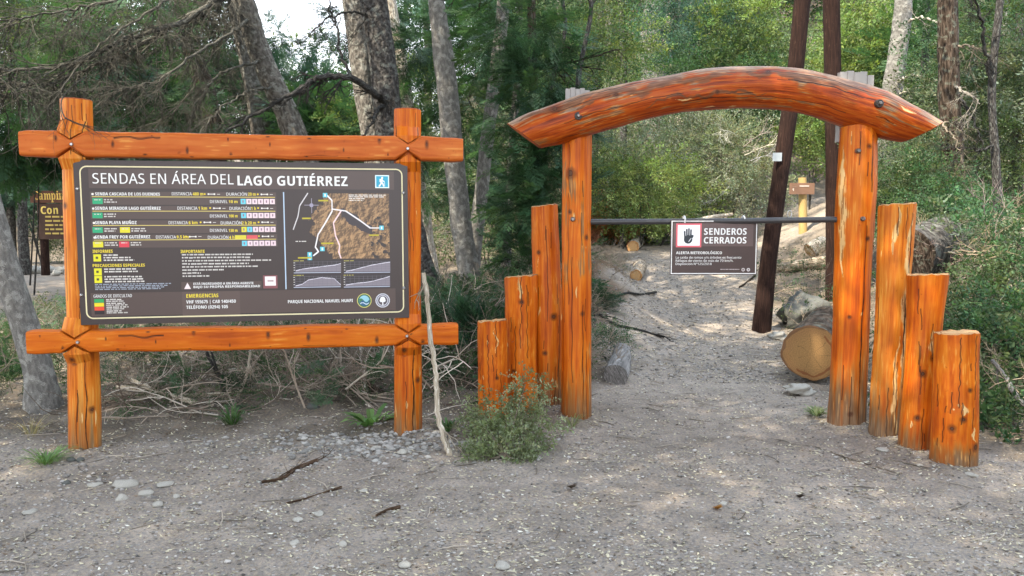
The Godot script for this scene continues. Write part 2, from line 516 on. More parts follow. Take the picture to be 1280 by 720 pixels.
# bark that tiles round the trunk; sRGB colours; u once round = tile repeats, v in metres
func bark(seed_value: int, deep: Color, face: Color, lichen: Color, share: float, stretch: int, relief: float) -> StandardMaterial3D:
	var w := 256
	var h := 512
	var a := noise_bytes(w, h, 0.07, seed_value, 4, stretch)
	var b := noise_bytes(w, h, 0.025, seed_value + 1, 4)
	var d := noise_bytes(w, h, 0.35, seed_value + 2, 2)
	var pix := PackedByteArray()
	pix.resize(w * h * 3)
	var tall := PackedByteArray()
	tall.resize(w * h)
	for k in w * h:
		var t := clampf((a[k] / 255.0 - 0.5) * 2.2 + 0.55, 0, 1)
		var c := deep.lerp(face, t) * (0.8 + 0.4 * d[k] / 255.0)
		c = c.lerp(lichen * (0.75 + 0.5 * d[k] / 255.0), smoothstep(1.0 - share, 1.08 - share, b[k] / 255.0 + (d[k] / 255.0 - 0.5) * 0.3) * 0.8)
		pix[k * 3] = int(clampf(c.r, 0, 1) * 255); pix[k * 3 + 1] = int(clampf(c.g, 0, 1) * 255); pix[k * 3 + 2] = int(clampf(c.b, 0, 1) * 255)
		tall[k] = int(t * 255)
	var m := StandardMaterial3D.new()
	m.albedo_texture = tex(Image.create_from_data(w, h, false, Image.FORMAT_RGB8, pix))
	m.heightmap_enabled = true
	m.heightmap_texture = tex(Image.create_from_data(w, h, false, Image.FORMAT_L8, tall))
	m.heightmap_scale = relief
	m.roughness = 0.95
	m.metallic_specular = 0.25
	m.uv1_scale = Vector3(1, 0.7, 1)
	return m

func leafy(rough := 0.55, through := 0.8) -> StandardMaterial3D:
	var m := StandardMaterial3D.new()
	m.vertex_color_use_as_albedo = true
	m.roughness = rough
	m.metallic_specular = 0.35
	m.cull_mode = BaseMaterial3D.CULL_DISABLED
	m.backlight_enabled = true
	m.backlight = Color(through, through, through * 0.6).linear_to_srgb()
	return m

func tinted(rough := 0.9) -> StandardMaterial3D:
	var m := StandardMaterial3D.new()
	m.vertex_color_use_as_albedo = true
	m.roughness = rough
	m.metallic_specular = 0.3
	return m

func soil_material() -> StandardMaterial3D:
	var w := 1024
	var a := noise_bytes(w, w, 0.01, 41, 4)
	var b := noise_bytes(w, w, 0.08, 42, 4)
	var d := noise_bytes(w, w, 0.4, 43, 2)
	var val := PackedFloat32Array()
	val.resize(w * w)
	var warm := PackedFloat32Array()
	warm.resize(w * w)
	for k in w * w:
		val[k] = 0.86 + (a[k] / 255.0 - 0.5) * 0.22 + (b[k] / 255.0 - 0.5) * 0.3 + (d[k] / 255.0 - 0.5) * 0.32
		warm[k] = (b[k] / 255.0 - 0.5) * 0.07
	var r := RandomNumberGenerator.new()
	r.seed = 44
	for n in 9000:   # grit
		var x := r.randi_range(0, w - 1)
		var y := r.randi_range(0, w - 1)
		var rad := r.randf_range(0.7, 2.6)
		if r.randf() < 0.05: rad *= 1.7
		var t := r.randf_range(0.5, 1.2)
		for j in range(-5, 6):
			for i in range(-5, 6):
				if i * i + j * j * 1.4 < rad * rad:
					var k := posmod(y + j, w) * w + posmod(x + i, w)
					val[k] = lerpf(val[k], t - 0.05 * j, 0.7)
	for n in 7000:   # needles and straw trodden into it
		var x := r.randf() * w
		var y := r.randf() * w
		var g := r.randf() * TAU
		var l := r.randi_range(3, 12)
		var t := r.randf_range(0.55, 1.25)
		for i in l:
			var k := posmod(int(y + sin(g) * i), w) * w + posmod(int(x + cos(g) * i), w)
			val[k] = lerpf(val[k], t, 0.7)
			warm[k] = 0.07
	var pix := PackedByteArray()
	pix.resize(w * w * 3)
	var tall := PackedByteArray()
	tall.resize(w * w)
	for k in w * w:
		pix[k * 3] = int(clampf(val[k] * (1.0 + warm[k]), 0, 1) * 255); pix[k * 3 + 1] = int(clampf(val[k], 0, 1) * 255); pix[k * 3 + 2] = int(clampf(val[k] * (1.0 - warm[k] * 1.8), 0, 1) * 255)
		tall[k] = int(clampf(val[k] * 0.6 + 0.2 * d[k] / 255.0, 0, 1) * 255)
	var m := StandardMaterial3D.new()
	m.albedo_texture = tex(Image.create_from_data(w, w, false, Image.FORMAT_RGB8, pix))
	m.heightmap_enabled = true
	m.heightmap_texture = tex(Image.create_from_data(w, w, false, Image.FORMAT_L8, tall))
	m.heightmap_scale = 0.6
	m.vertex_color_use_as_albedo = true
	m.roughness = 0.95
	m.metallic_specular = 0.25
	m.uv1_scale = Vector3(0.45, 0.45, 1)
	return m

func stone_material(seed_value: int, base: Color, lichen: Color) -> StandardMaterial3D:
	var m := bark(seed_value, base * 0.75, base, lichen, 0.35, 1, 0.6)
	m.uv1_triplanar = true
	m.uv1_scale = Vector3(1.6, 1.6, 1.6)
	return m

# ---------------------------------------------------------------- foliage pieces (shared meshes)
func leaf(s: Shape, p: Vector3, along: Vector3, side: Vector3, length: float, width: float, k: Color) -> void:
	var up := along.cross(side).normalized()
	var tip := p + along * length - up * length * 0.12
	var a := p + along * length * 0.45 + side * width * 0.5 + up * width * 0.18
	var b := p + along * length * 0.45 - side * width * 0.5 + up * width * 0.18
	var i0 := s.add(p, up, Vector2(0.5, 0), k)
	var i1 := s.add(a, (up + side * 0.35).normalized(), Vector2(1, 0.5), k)
	var i2 := s.add(tip, up, Vector2(0.5, 1), k)
	var i3 := s.add(b, (up - side * 0.35).normalized(), Vector2(0, 0.5), k)
	s.tri(i0, i1, i2); s.tri(i0, i2, i3)

# a flat lacy conifer spray along +z, one third of a metre long
func frond(seed_value: int) -> ArrayMesh:
	var r := RandomNumberGenerator.new()
	r.seed = seed_value
	var s := Shape.new()
	var stem := PackedVector3Array()
	for k in 7: stem.append(Vector3(0, -0.05 * pow(k / 6.0, 2.0), 0.34 * k / 6.0))
	tube(s, stem, lerps([0.0035, 0.001], 6), 3, Color(0.5, 0.42, 0.3), 0.0, Vector3(0, 1, 0), 1.0, false)
	for k in 15:
		var t := 0.1 + 0.9 * k / 15.0
		var p := Vector3(0, -0.05 * t * t, 0.34 * t)
		var sd := 1.0 if k % 2 else -1.0
		var d := Vector3(sd * r.randf_range(0.6, 0.95), r.randf_range(-0.3, 0.12), r.randf_range(0.6, 0.9)).normalized()
		var l := 0.13 * (1.0 - 0.65 * t) * r.randf_range(0.8, 1.25)
		var n := 5
		for j in n:
			var q := p + d * l * (j + 0.4) / n
			for e in [-1.0, 1.0]:
				var dd: Vector3 = (d + d.cross(Vector3.UP).normalized() * e * 0.75 + Vector3(0, r.randf_range(-0.25, 0.25), 0)).normalized()
				var sh := r.randf_range(0.75, 1.25)
				var across: Vector3 = dd.cross(Vector3(0, 1, 0)).normalized()
				var ll := r.randf_range(0.026, 0.042)
				var i0 := s.add(q - across * 0.0042, Vector3.UP, Vector2.ZERO, Color(sh, sh, sh))
				var i1 := s.add(q + dd * ll, Vector3.UP, Vector2.ZERO, Color(sh, sh, sh))
				var i2 := s.add(q + across * 0.0042, Vector3.UP, Vector2.ZERO, Color(sh, sh, sh))
				s.tri(i0, i1, i2)
	return s.mesh()

# a broad-leaved twig along +z
func leaf_twig(seed_value: int, count: int, length: float, leaf_length: float, leaf_width: float, spread := 0.1) -> ArrayMesh:
	var r := RandomNumberGenerator.new()
	r.seed = seed_value
	var s := Shape.new()
	var wob := r.randf_range(-0.06, 0.06)
	tube(s, line([Vector3.ZERO, Vector3(wob, -0.01, length * 0.5), Vector3(0, -0.05, length)]), PackedFloat32Array([0.003, 0.002, 0.001]), 3, Color(1.1, 0.85, 0.8), 0.0, Vector3(0, 1, 0), 1.0, false)
	for k in count:
		var t := 0.12 + 0.9 * (k + r.randf()) / count
		var out := Vector3(r.randf_range(-1, 1), r.randf_range(-0.7, 0.9), r.randf_range(-0.1, 0.7)).normalized()
		var p := Vector3(wob * sin(PI * minf(t, 1.0)), -0.05 * t * t, length * t) + out * r.randf() * spread * (1.2 - t)
		var side := out.cross(Vector3(r.randf_range(-0.4, 0.4), 1, r.randf_range(-0.4, 0.4))).normalized()
		var z := r.randf_range(0.65, 1.2)
		var sh := r.randf_range(0.7, 1.3)
		leaf(s, p, out, side, leaf_length * z, leaf_width * z, Color(sh * r.randf_range(0.9, 1.15), sh, sh * r.randf_range(0.8, 1.1)))
	return s.mesh()

# a bare, forked dead twig along +z
func bare_twig(seed_value: int) -> ArrayMesh:
	var r := RandomNumberGenerator.new()
	r.seed = seed_value
	var s := Shape.new()
	fork(s, Vector3.ZERO, Vector3(0, 0, 1), 0.5, 0.006, 2, r)
	return s.mesh()

# a thicker fallen branch with a few stubs, along +z
func bare_rod(seed_value: int) -> ArrayMesh:
	var r := RandomNumberGenerator.new()
	r.seed = seed_value
	var s := Shape.new()
	fork(s, Vector3.ZERO, Vector3(0, 0, 1), 0.8, 0.008, 1, r, WHITE, 0.0, 5)
	return s.mesh()

func fork(s: Shape, p: Vector3, d: Vector3, length: float, rad: float, depth: int, r: RandomNumberGenerator, k := Color(1, 1, 1), droop := 0.0, sides := 3) -> void:
	var pts := PackedVector3Array([p])
	var q := p
	var n := 5
	for j in n:
		d = (d + Vector3(r.randf_range(-0.28, 0.28), r.randf_range(-0.28, 0.28) - droop, r.randf_range(-0.28, 0.28))).normalized()
		q += d * length / n
		pts.append(q)
		if depth > 0 and j < n - 1:
			for e in (2 if r.randf() < 0.35 else 1):
				var b := (d + Vector3(r.randf_range(-1, 1), r.randf_range(-0.8, 0.8), r.randf_range(-1, 1)) * 0.9).normalized()
				fork(s, q, b, length * r.randf_range(0.35, 0.6), rad * 0.55, depth - 1, r, k, droop, sides)
	tube(s, pts, lerps([rad, rad * 0.35], n), sides, k * r.randf_range(0.8, 1.2), 0.0, Vector3(0, 1, 0), 1.0, false)

func make_pieces() -> void:
	for k in 3:
		shapes["frond%d" % k] = frond(100 + k)
		shapes["small%d" % k] = leaf_twig(200 + k, 34, 0.30, 0.026, 0.015)
		shapes["mid%d" % k] = leaf_twig(230 + k, 24, 0.32, 0.042, 0.024)
		shapes["big%d" % k] = leaf_twig(260 + k, 13, 0.34, 0.085, 0.05, 0.12)
		shapes["bare%d" % k] = bare_twig(290 + k)
		shapes["barerod%d" % k] = bare_rod(320 + k)

# sprays gathered per kind before they are placed
class Cloud:
	var where := {}
	var tints := {}
	func put(kind: String, t: Transform3D, c: Color) -> void:
		if not where.has(kind):
			where[kind] = []
			tints[kind] = []
		where[kind].append(t)
		tints[kind].append(c)

func facing(d: Vector3, roll: float) -> Basis:
	var ref := Vector3.UP if absf(d.y) < 0.95 else Vector3.RIGHT
	var x := ref.cross(d).normalized()
	return Basis(x, d.cross(x), d).rotated(d, roll)

# sprays through an egg-shaped volume
func clump(c: Cloud, kind: String, mid: Vector3, rad: Vector3, count: int, size: float, color: Color, vary: float, r: RandomNumberGenerator, droop := 0.15, core := 0.45) -> void:
	for k in count:
		var d := Vector3(r.randfn(), r.randfn(), r.randfn()).normalized()
		var f := pow(r.randf(), core)
		var p := mid + d * rad * f
		var out := (d + Vector3(r.randf_range(-0.8, 0.8), r.randf_range(-0.6, 0.6) - droop, r.randf_range(-0.8, 0.8))).normalized()
		var z := size * r.randf_range(0.7, 1.3)
		var t := 1.0 + r.randf_range(-vary, vary)
		var tint := Color(color.r * t * r.randf_range(0.85, 1.2), color.g * t, color.b * t * r.randf_range(0.8, 1.2))
		var low := land(p.x, p.z) + 0.01
		if p.y < low: p.y = low + r.randf() * 0.1
		c.put(kind + str(k % 3), Transform3D(facing(out, r.randf_range(-0.7, 0.7)).scaled(Vector3(z, z, z)), p), tint)

func place(c: Cloud, called: String, parent: Node3D, mat: Material, stuff := true) -> void:
	for kind in c.where:
		var k: String = kind
		var m: Material = mats.twigs if k.begins_with("bare") else mat
		var o := many(called if not k.begins_with("bare") else "twig", parent, shapes[k], m, c.where[k], c.tints[k])
		if stuff: o.set_meta("kind", "stuff")

# a standing tree: [x, y, width] picture points of the trunk's middle from the ground up, all at one depth, then straight on to the given height
func tree(called: String, label: String, depth: float, marks: Array, skin: Material, o := {}) -> Node3D:
	var pts := []
	var rad := []
	for m in marks:
		pts.append(at(m[0], m[1], depth + (m[3] if m.size() > 3 else 0.0)))
		rad.append(m[2] * 0.5 * depth / FOCAL)
	var p0: Vector3 = pts[0]
	var foot: Vector3 = pts[0] + (pts[0] - pts[1]).normalized() * 0.05
	foot.y = land(foot.x, foot.z) - 0.12
	if p0.y > foot.y + 0.3:
		pts.push_front(Vector3(foot.x, foot.y, foot.z))
		rad.push_front(rad[0] * o.get("flare", 1.25))
	else:
		pts[0] = foot
		rad[0] = rad[0] * o.get("flare", 1.0)
	var last: Vector3 = pts[-1]
	var up: Vector3 = (pts[-1] - pts[-2]).normalized()
	var top: float = o.get("height", 9.0)
	var n := 4
	var tip_y := last.y
	for k in n:
		up = (up + Vector3(0, 0.12, 0)).normalized()
		var step := maxf(0.4, (top - last.y) / n / maxf(up.y, 0.3))
		pts.append(pts[-1] + up * step)
		rad.append(rad[-1] * 0.8)
	var base := Vector3(pts[0].x, land(pts[0].x, pts[0].z), pts[0].z)
	var t := thing(called, base)
	tag(t, label, "tree", o.get("group", ""))
	var local := []
	for p in pts: local.append(p - base)
	var s := Shape.new()
	var steps := pts.size() * 7
	tube(s, curve(local, steps), lerps(rad, steps), 18, WHITE, 0.16, Vector3(0, 0, -1), maxf(1.0, roundf(rad[1] * 6.0)))
	s.smooth()
	part("trunk", s.mesh(skin), t)
	var r := RandomNumberGenerator.new()
	r.seed = hash(label)
	var line_up := curve(pts, 40)
	for b in o.get("limbs", []):   # [height, [world points]] or [share, direction, length, radius]
		var q := Shape.new()
		var from: Vector3 = line_up[int(b[0] * 40)] - base
		fork(q, from, (b[1] as Vector3).normalized(), b[2], b[3], b[4] if b.size() > 4 else 2, r, WHITE, b[5] if b.size() > 5 else 0.03, 5)
		part("limb", q.mesh(skin), t)
	var c := Cloud.new()
	var crown: Array = o.get("crown", [])
	for g in crown:   # [x, y, depth, rx, ry, rz, kind, count, size, colour]
		var mid := at(g[0], g[1], g[2]) - base
		clump_local(c, g[6], mid, Vector3(g[3], g[4], g[5]), g[7], g[8], g[9], r)
	var high: Array = o.get("high", ["small", 220, Color(0.05, 0.10, 0.03), 1.6])
	if high.size():
		var e: Vector3 = pts[-1] - base
		for k in 5:
			var off := Vector3(r.randf_range(-1, 1), r.randf_range(-1.4, 0.8), r.randf_range(-1, 1)) * float(high[3])
			var q := Shape.new()
			var from: Vector3 = (line_up[40 - k * 2] as Vector3) - base
			tube(q, line([from, (from + e + off) * 0.5 + Vector3(0, 0.2, 0), e + off]), PackedFloat32Array([0.05, 0.03, 0.012]), 5)
			part("limb", q.mesh(skin), t)
			clump_local(c, high[0], e + off, Vector3(1, 0.7, 1) * float(high[3]) * 0.75, int(high[1] / 5), 2.6, high[2], r)
	if c.where.size(): place(c, "crown", t, mats.leaves)
	return t

func clump_local(c: Cloud, kind: String, mid: Vector3, rad: Vector3, count: int, size: float, color: Color, r: RandomNumberGenerator) -> void:
	for k in count:
		var d := Vector3(r.randfn(), r.randfn(), r.randfn()).normalized()
		var p := mid + d * rad * pow(r.randf(), 0.45)
		var out := (d + Vector3(r.randf_range(-0.8, 0.8), r.randf_range(-0.7, 0.5), r.randf_range(-0.8, 0.8))).normalized()
		var z := size * r.randf_range(0.7, 1.3)
		var t := r.randf_range(0.65, 1.35)
		c.put(kind + str(k % 3), Transform3D(facing(out, r.randf_range(-0.7, 0.7)).scaled(Vector3(z, z, z)), p), Color(color.r * t * r.randf_range(0.85, 1.2), color.g * t, color.b * t * r.randf_range(0.8, 1.2)))

# an uneven stone, unit size
func rock_mesh(seed_value: int, fine := false) -> ArrayMesh:
	var s := Shape.new()
	var rows := 14 if fine else 6
	var cols := 20 if fine else 9
	for j in rows + 1:
		for i in cols + 1:
			var a := TAU * (i % cols) / cols
			var b := PI * j / rows
			var d := Vector3(sin(b) * cos(a), cos(b), sin(b) * sin(a))
			var f := 1.0 + 0.6 * bumpy.get_noise_3d(d.x * 0.8 + seed_value * 5.0, d.y * 0.8, d.z * 0.8) + 0.28 * bumpy.get_noise_3d(d.x * 2.2, d.y * 2.2 + seed_value, d.z * 2.2)
			f = minf(f, 0.92 / maxf(0.3, absf(d.x * 0.8 + d.y * 0.5)))
			s.add(d * f, d, Vector2(float(i) / cols, float(j) / rows))
	for j in rows:
		for i in cols:
			var a := j * (cols + 1) + i
			s.quad(a, a + cols + 1, a + cols + 2, a + 1)
	s.smooth()
	for j in rows + 1:
		var a := j * (cols + 1)
		var q := (s.n[a] + s.n[a + cols]).normalized()
		s.n[a] = q; s.n[a + cols] = q
	return s.mesh()

# ---------------------------------------------------------------- printed boards
func to_px(v: float, k: float) -> int:
	return int(round(v * k))

func stroke(im: Image, pts: Array, width: float, c: Color) -> void:
	for n in pts.size() - 1:
		var a: Vector2 = pts[n]
		var b: Vector2 = pts[n + 1]
		var steps := int(a.distance_to(b)) + 1
		for k in steps + 1:
			var p := a.lerp(b, float(k) / steps)
			im.fill_rect(Rect2i(int(p.x - width * 0.5), int(p.y - width * 0.5), maxi(1, int(round(width))), maxi(1, int(round(width)))), c)

func disc(im: Image, mid: Vector2, rad: float, c: Color) -> void:
	for y in range(int(-rad), int(rad) + 1):
		var half := sqrt(maxf(0.0, rad * rad - y * y))
		im.fill_rect(Rect2i(int(mid.x - half), int(mid.y + y), int(half * 2.0), 1), c)

# a run of print too small to read: broken bars of word lengths
func small_print(im: Image, x0: float, x1: float, y: float, h: float, c: Color, r: RandomNumberGenerator) -> void:
	var x := x0
	while x < x1:
		var l := minf(r.randf_range(6, 26), x1 - x)
		im.fill_rect(Rect2i(int(x), int(y + r.randf_range(0, 0.4)), int(l), int(h)), c)
		for k in int(l / 4.0):
			im.fill_rect(Rect2i(int(x + k * 4 + r.randi_range(0, 3)), int(y), 1, int(h)), c * 0.62)
		x += l + 3.5

func board_print() -> Image:
	var k := 700.0
	var w := 1412
	var h := 711
	var im := Image.create(w, h, false, Image.FORMAT_RGB8)
	var ground := Color(0.215, 0.172, 0.165)
	var band := Color(0.305, 0.245, 0.228)
	var r := RandomNumberGenerator.new()
	r.seed = 7
	im.fill(ground)
	var rect := func(x0, y0, x1, y1, c): im.fill_rect(Rect2i(to_px(x0, k), to_px(y0, k), to_px(x1 - x0, k), to_px(y1 - y0, k)), c)
	rect.call(0.083, 0.052, 1.93, 0.17, band)
	var yellow := Color(0.93, 0.83, 0.15)
	var pale := Color(0.93, 0.91, 0.88)
	var cyan := Color(0.25, 0.68, 0.78)
	var rows := [0.191, 0.279, 0.368, 0.457]
	for n in 4:
		var y: float = rows[n]
		rect.call(0.085, y, 1.185, y + 0.08, band)
		rect.call(0.095, y + 0.0295, 1.178, y + 0.0335, Color(0.86, 0.78, 0.42))
		disc(im, Vector2(0.102, y + 0.016) * k, 5, pale)
		for e in [[0.755 + 0.03 * float(n == 1) - 0.12 * float(n == 3) - 0.03 * float(n == 2), 0.09], [1.075, 0.09]]:   # pin, line with two dots
			disc(im, Vector2(e[0], y + 0.012) * k, 4, yellow)
			rect.call(e[0] + 0.022, y + 0.011, e[0] + 0.06, y + 0.015, pale)
			disc(im, Vector2(e[0] + 0.022, y + 0.013) * k, 4, pale)
			disc(im, Vector2(e[0] + 0.058, y + 0.013) * k, 4, pale)
			rect.call(e[0] + 0.072, y + 0.012, e[0] + 0.09, y + 0.015, pale)
		for j in 6:   # pictogram tiles
			var x := 0.968 + j * 0.0355
			var c := Color(0.9, 0.8, 0.82)
			if (j == 0 and n != 2) or (j == 1 and n == 2): c = Color(0.4, 0.78, 0.85)
			if j == 0 and n == 2: c = Color(0.86, 0.82, 0.2)
			rect.call(x, y + 0.042, x + 0.031, y + 0.075, c)
			rect.call(x + 0.011, y + 0.050, x + 0.019, y + 0.066, Color(0.55, 0.45, 0.5))
	var boxes := [[0.098, 0.232, 0], [0.094, 0.320, 0], [0.092, 0.410, 0], [0.248, 0.410, 1], [0.090, 0.498, 1], [0.240, 0.498, 2]]
	for b in boxes:
		rect.call(b[0], b[1], b[0] + 0.058, b[1] + 0.035, [Color(0.1, 0.62, 0.42), Color(0.85, 0.8, 0.12), Color(0.82, 0.22, 0.28)][b[2]])
		small_print(im, b[0] * k + 8, b[0] * k + 34, b[1] * k + 5, 4, pale * 0.9, r)
		small_print(im, b[0] * k + 47, b[0] * k + 80 + r.randf() * 30, b[1] * k + 4, 5, pale * 0.9, r)
		small_print(im, b[0] * k + 47, b[0] * k + 90 + r.randf() * 30, b[1] * k + 14, 5, pale * 0.9, r)
	rect.call(0.892 + 0.035, 0.463, 0.995, 0.487, Color(0.83, 0.78, 0.2))
	rect.call(0.998, 0.463, 1.065, 0.487, Color(0.82, 0.32, 0.34))
	# information column
	for e in [[0.577, [0.235, 0.305, 0.325]], [0.664, [0.335, 0.345]], [0.712, [0.365, 0.375, 0.38]]]:
		rect.call(0.088, e[0], 0.132, e[0] + 0.044, Color(0.85, 0.82, 0.1))
		rect.call(0.102, e[0] + 0.014, 0.116, e[0] + 0.028, Color(0.3, 0.28, 0.1))
		for n in e[1].size(): small_print(im, 0.148 * k, e[1][n] * k, (e[0] + 0.002 + n * 0.0155) * k, 6, pale * 0.93, r)
	for n in 4: small_print(im, 0.09 * k, (0.535 - 0.02 * n) * k, (0.762 + n * 0.0105) * k, 4.5, Color(0.62, 0.66, 0.72), r)
	var ends := [1.035, 1.02, 1.145, 1.008, 1.065, 0.855, 0.715, 0.768]
	for n in 8: small_print(im, 0.605 * k, ends[n] * k, (0.580 + n * 0.0195) * k, 6, pale * 0.9, r)
	rect.call(0.595, 0.757, 1.08, 0.804, band)
	for n in 28: im.fill_rect(Rect2i(int(0.632 * k - n * 0.5), int(0.762 * k) + n, n + 1, 1), Color(0.92, 0.85, 0.85))
	rect.call(1.092, 0.722, 1.18, 0.806, Color(0.5, 0.28, 0.30))
	rect.call(1.103, 0.728, 1.170, 0.788, Color(0.94, 0.88, 0.88))
	rect.call(1.118, 0.752, 1.155, 0.764, Color(0.7, 0.6, 0.6))
	rect.call(0.063, 0.818, 1.93, 0.962, band)
	rect.call(0.597, 0.818, 0.945, 0.985, Color(0.34, 0.275, 0.255))
	for n in 4:
		rect.call(0.082, 0.856 + n * 0.024, 0.138, 0.879 + n * 0.024, [Color(0.15, 0.6, 0.33), Color(0.88, 0.78, 0.12), Color(0.85, 0.27, 0.15), Color(0.12, 0.08, 0.1)][n])
		small_print(im, 0.15 * k, (0.24 + 0.02 * (n % 3)) * k, (0.857 + n * 0.024) * k, 5, pale * 0.92, r)
		small_print(im, 0.15 * k, (0.255 + 0.02 * (n % 2)) * k, (0.868 + n * 0.024) * k, 5, pale * 0.85, r)
	rect.call(1.229, 0.188, 1.236, 0.812, Color(0.72, 0.8, 0.88))
	# relief map of the lake shore
	var hill := noise_bytes(432, 300, 0.02, 71, 5)
	var crag := noise_bytes(432, 300, 0.022, 72, 6)
	for y in 296:
		for x in 430:
			var u := x / 430.0
			var v := y / 296.0
			var c := ground
			var edge := 0.30 - 0.11 * sin(v * 5.0 - 0.8) + (hill[y * 432 + x] / 255.0 - 0.5) * 0.16
			if u > edge:
				var e := crag[y * 432 + x] / 255.0
				var slope := clampf(0.5 + (e - crag[maxi(0, y - 2) * 432 + maxi(0, x - 3)] / 255.0) * 11.0, 0.0, 1.0)
				c = Color(0.30, 0.225, 0.16).lerp(Color(0.80, 0.63, 0.44), clampf(0.5 * (hill[y * 432 + x] / 255.0) + 0.5 * slope - 0.08 + 0.25 * (v - 0.5) * (u - 0.3), 0, 1))
				var dark := (u - 0.52) * 0.95 - (v - 0.30)
				if absf(dark + (hill[y * 432 + x] / 255.0 - 0.5) * 0.12) < 0.085 and u > 0.5 and u < 0.82: c = Color(0.22, 0.19, 0.21)
				if u > 0.8 and crag[y * 432 + x] > 150 and v > 0.35: c = Color(0.2, 0.17, 0.17)
			im.set_pixel(897 + x, 137 + y, c)
	var mp := func(l): 
		var q := []
		for e in l: q.append(Vector2(897 + e[0] * 430.0, 137 + e[1] * 296.0))
		return q
	stroke(im, mp.call([[0.165, 0.0], [0.08, 0.19], [0.06, 0.35], [0.03, 0.47], [0.01, 0.55]]), 4, Color(0.82, 0.8, 0.8))
	stroke(im, mp.call([[0.36, 0.03], [0.41, 0.11], [0.41, 0.27], [0.33, 0.47], [0.26, 0.63], [0.23, 0.82], [0.26, 0.89], [0.21, 0.95]]), 5, Color(0.92, 0.9, 0.9))
	stroke(im, mp.call([[0.41, 0.24], [0.55, 0.27], [0.70, 0.42], [0.80, 0.53], [0.90, 0.53]]), 5, Color(0.92, 0.9, 0.9))
	stroke(im, mp.call([[0.50, 0.27], [0.42, 0.45], [0.44, 0.65], [0.48, 0.8], [0.47, 0.9], [0.49, 0.99]]), 5, Color(0.95, 0.82, 0.82))
	stroke(im, mp.call([[0.2, 0.08], [0.2, 0.30]]), 2, Color(0.7, 0.68, 0.75))
	stroke(im, mp.call([[0.13, 0.18], [0.27, 0.18]]), 2, Color(0.7, 0.68, 0.75))
	disc(im, mp.call([[0.2, 0.18]])[0], 9, Color(0.6, 0.58, 0.66))
	for e in [[0.34, 0.03], [0.92, 0.53], [0.30, 0.85], [0.17, 0.93], [0.17, 0.99]]:
		var q: Vector2 = mp.call([e])[0]
		im.fill_rect(Rect2i(int(q.x - 10), int(q.y - 10), 20, 20), Color(0.35, 0.75, 0.82))
		im.fill_rect(Rect2i(int(q.x - 3), int(q.y - 6), 6, 12), pale)
	for e in [[0.27, 0.10, 0.1], [0.10, 0.37, 0.09], [0.29, 0.75, 0.13], [0.79, 0.63, 0.1], [0.05, 0.97, 0.14]]:
		var q: Vector2 = mp.call([[e[0], e[1]]])[0]
		im.fill_rect(Rect2i(int(q.x), int(q.y), int(e[2] * 430), 7), Color(0.72, 0.66, 0.12))
	for n in 4: small_print(im, 897 + 250, 897 + 300 + r.randf() * 120, 137 + 5 + n * 8, 4, pale, r)
	small_print(im, 897 + 12, 897 + 62, 137 + 214, 4, pale, r)
	# height profiles
	var ch := [[1.283, 0.627, [0.9, 0.75, 0.66, 0.6, 0.52, 0.46, 0.4, 0.25]], [1.6, 0.629, [0.95, 0.85, 0.7, 0.55, 0.4, 0.3, 0.2, 0.12]], [1.281, 0.72, [0.95, 0.8, 0.4, 0.3, 0.2, 0.25, 0.3, 0.9]], [1.598, 0.723, [0.9, 0.8, 0.72, 0.68, 0.6, 0.45, 0.3, 0.12]]]
	for e in ch:
		var x0 := int(e[0] * k)
		var y0 := int(e[1] * k)
		im.fill_rect(Rect2i(x0, y0, 208, 64), Color(0.19, 0.165, 0.185))
		for x in 200:
			var f := x / 200.0 * 7.0
			var a := mini(int(f), 6)
			var t := int(lerpf(e[2][a], e[2][a + 1], f - a) * 48.0) + 6
			im.fill_rect(Rect2i(x0 + 8 + x, y0 + t, 1, 54 - t), Color(0.50, 0.47, 0.50))
			im.fill_rect(Rect2i(x0 + 8 + x, y0 + t - 2, 1, 3), Color(0.9, 0.88, 0.92))
		for x in 11: im.fill_rect(Rect2i(x0 + 8 + x * 20, y0 + 6, 1, 48), Color(0.42, 0.41, 0.45))
		for y in 5: im.fill_rect(Rect2i(x0 + 8, y0 + 8 + y * 11, 200, 1), Color(0.42, 0.41, 0.45))
		im.fill_rect(Rect2i(x0, y0 + 56, 208, 3), Color(0.75, 0.78, 0.85))
		small_print(im, x0, x0 + 46, y0 + 1, 4, Color(0.7, 0.66, 0.3), r)
		for y in 4: im.fill_rect(Rect2i(x0, y0 + 10 + y * 11, 6, 4), pale * 0.8)
	# hiker pictogram
	rect.call(1.808, 0.076, 1.898, 0.160, Color(0.86, 0.93, 0.95))
	rect.call(1.815, 0.083, 1.891, 0.153, Color(0.10, 0.60, 0.72))
	var hk := func(l):
		var q := []
		for e in l: q.append(Vector2(1.815 + e[0] * 0.076, 0.083 + e[1] * 0.070) * k)
		return q
	disc(im, hk.call([[0.52, 0.16]])[0], 5, pale)
	stroke(im, hk.call([[0.48, 0.32], [0.46, 0.58]]), 8, pale)
	stroke(im, hk.call([[0.46, 0.56], [0.58, 0.72], [0.64, 0.92]]), 5, pale)
	stroke(im, hk.call([[0.45, 0.56], [0.40, 0.74], [0.28, 0.92]]), 5, pale)
	stroke(im, hk.call([[0.5, 0.34], [0.66, 0.5]]), 4, pale)
	stroke(im, hk.call([[0.36, 0.32], [0.36, 0.5]]), 6, pale)
	stroke(im, hk.call([[0.7, 0.45], [0.74, 0.92]]), 2, pale)
	# park emblems
	var a := Vector2(1.728, 0.897) * k
	disc(im, a, 33, Color(0.84, 0.80, 0.42)); disc(im, a, 30, Color(0.16, 0.36, 0.28)); disc(im, a, 24, Color(0.55, 0.75, 0.8))
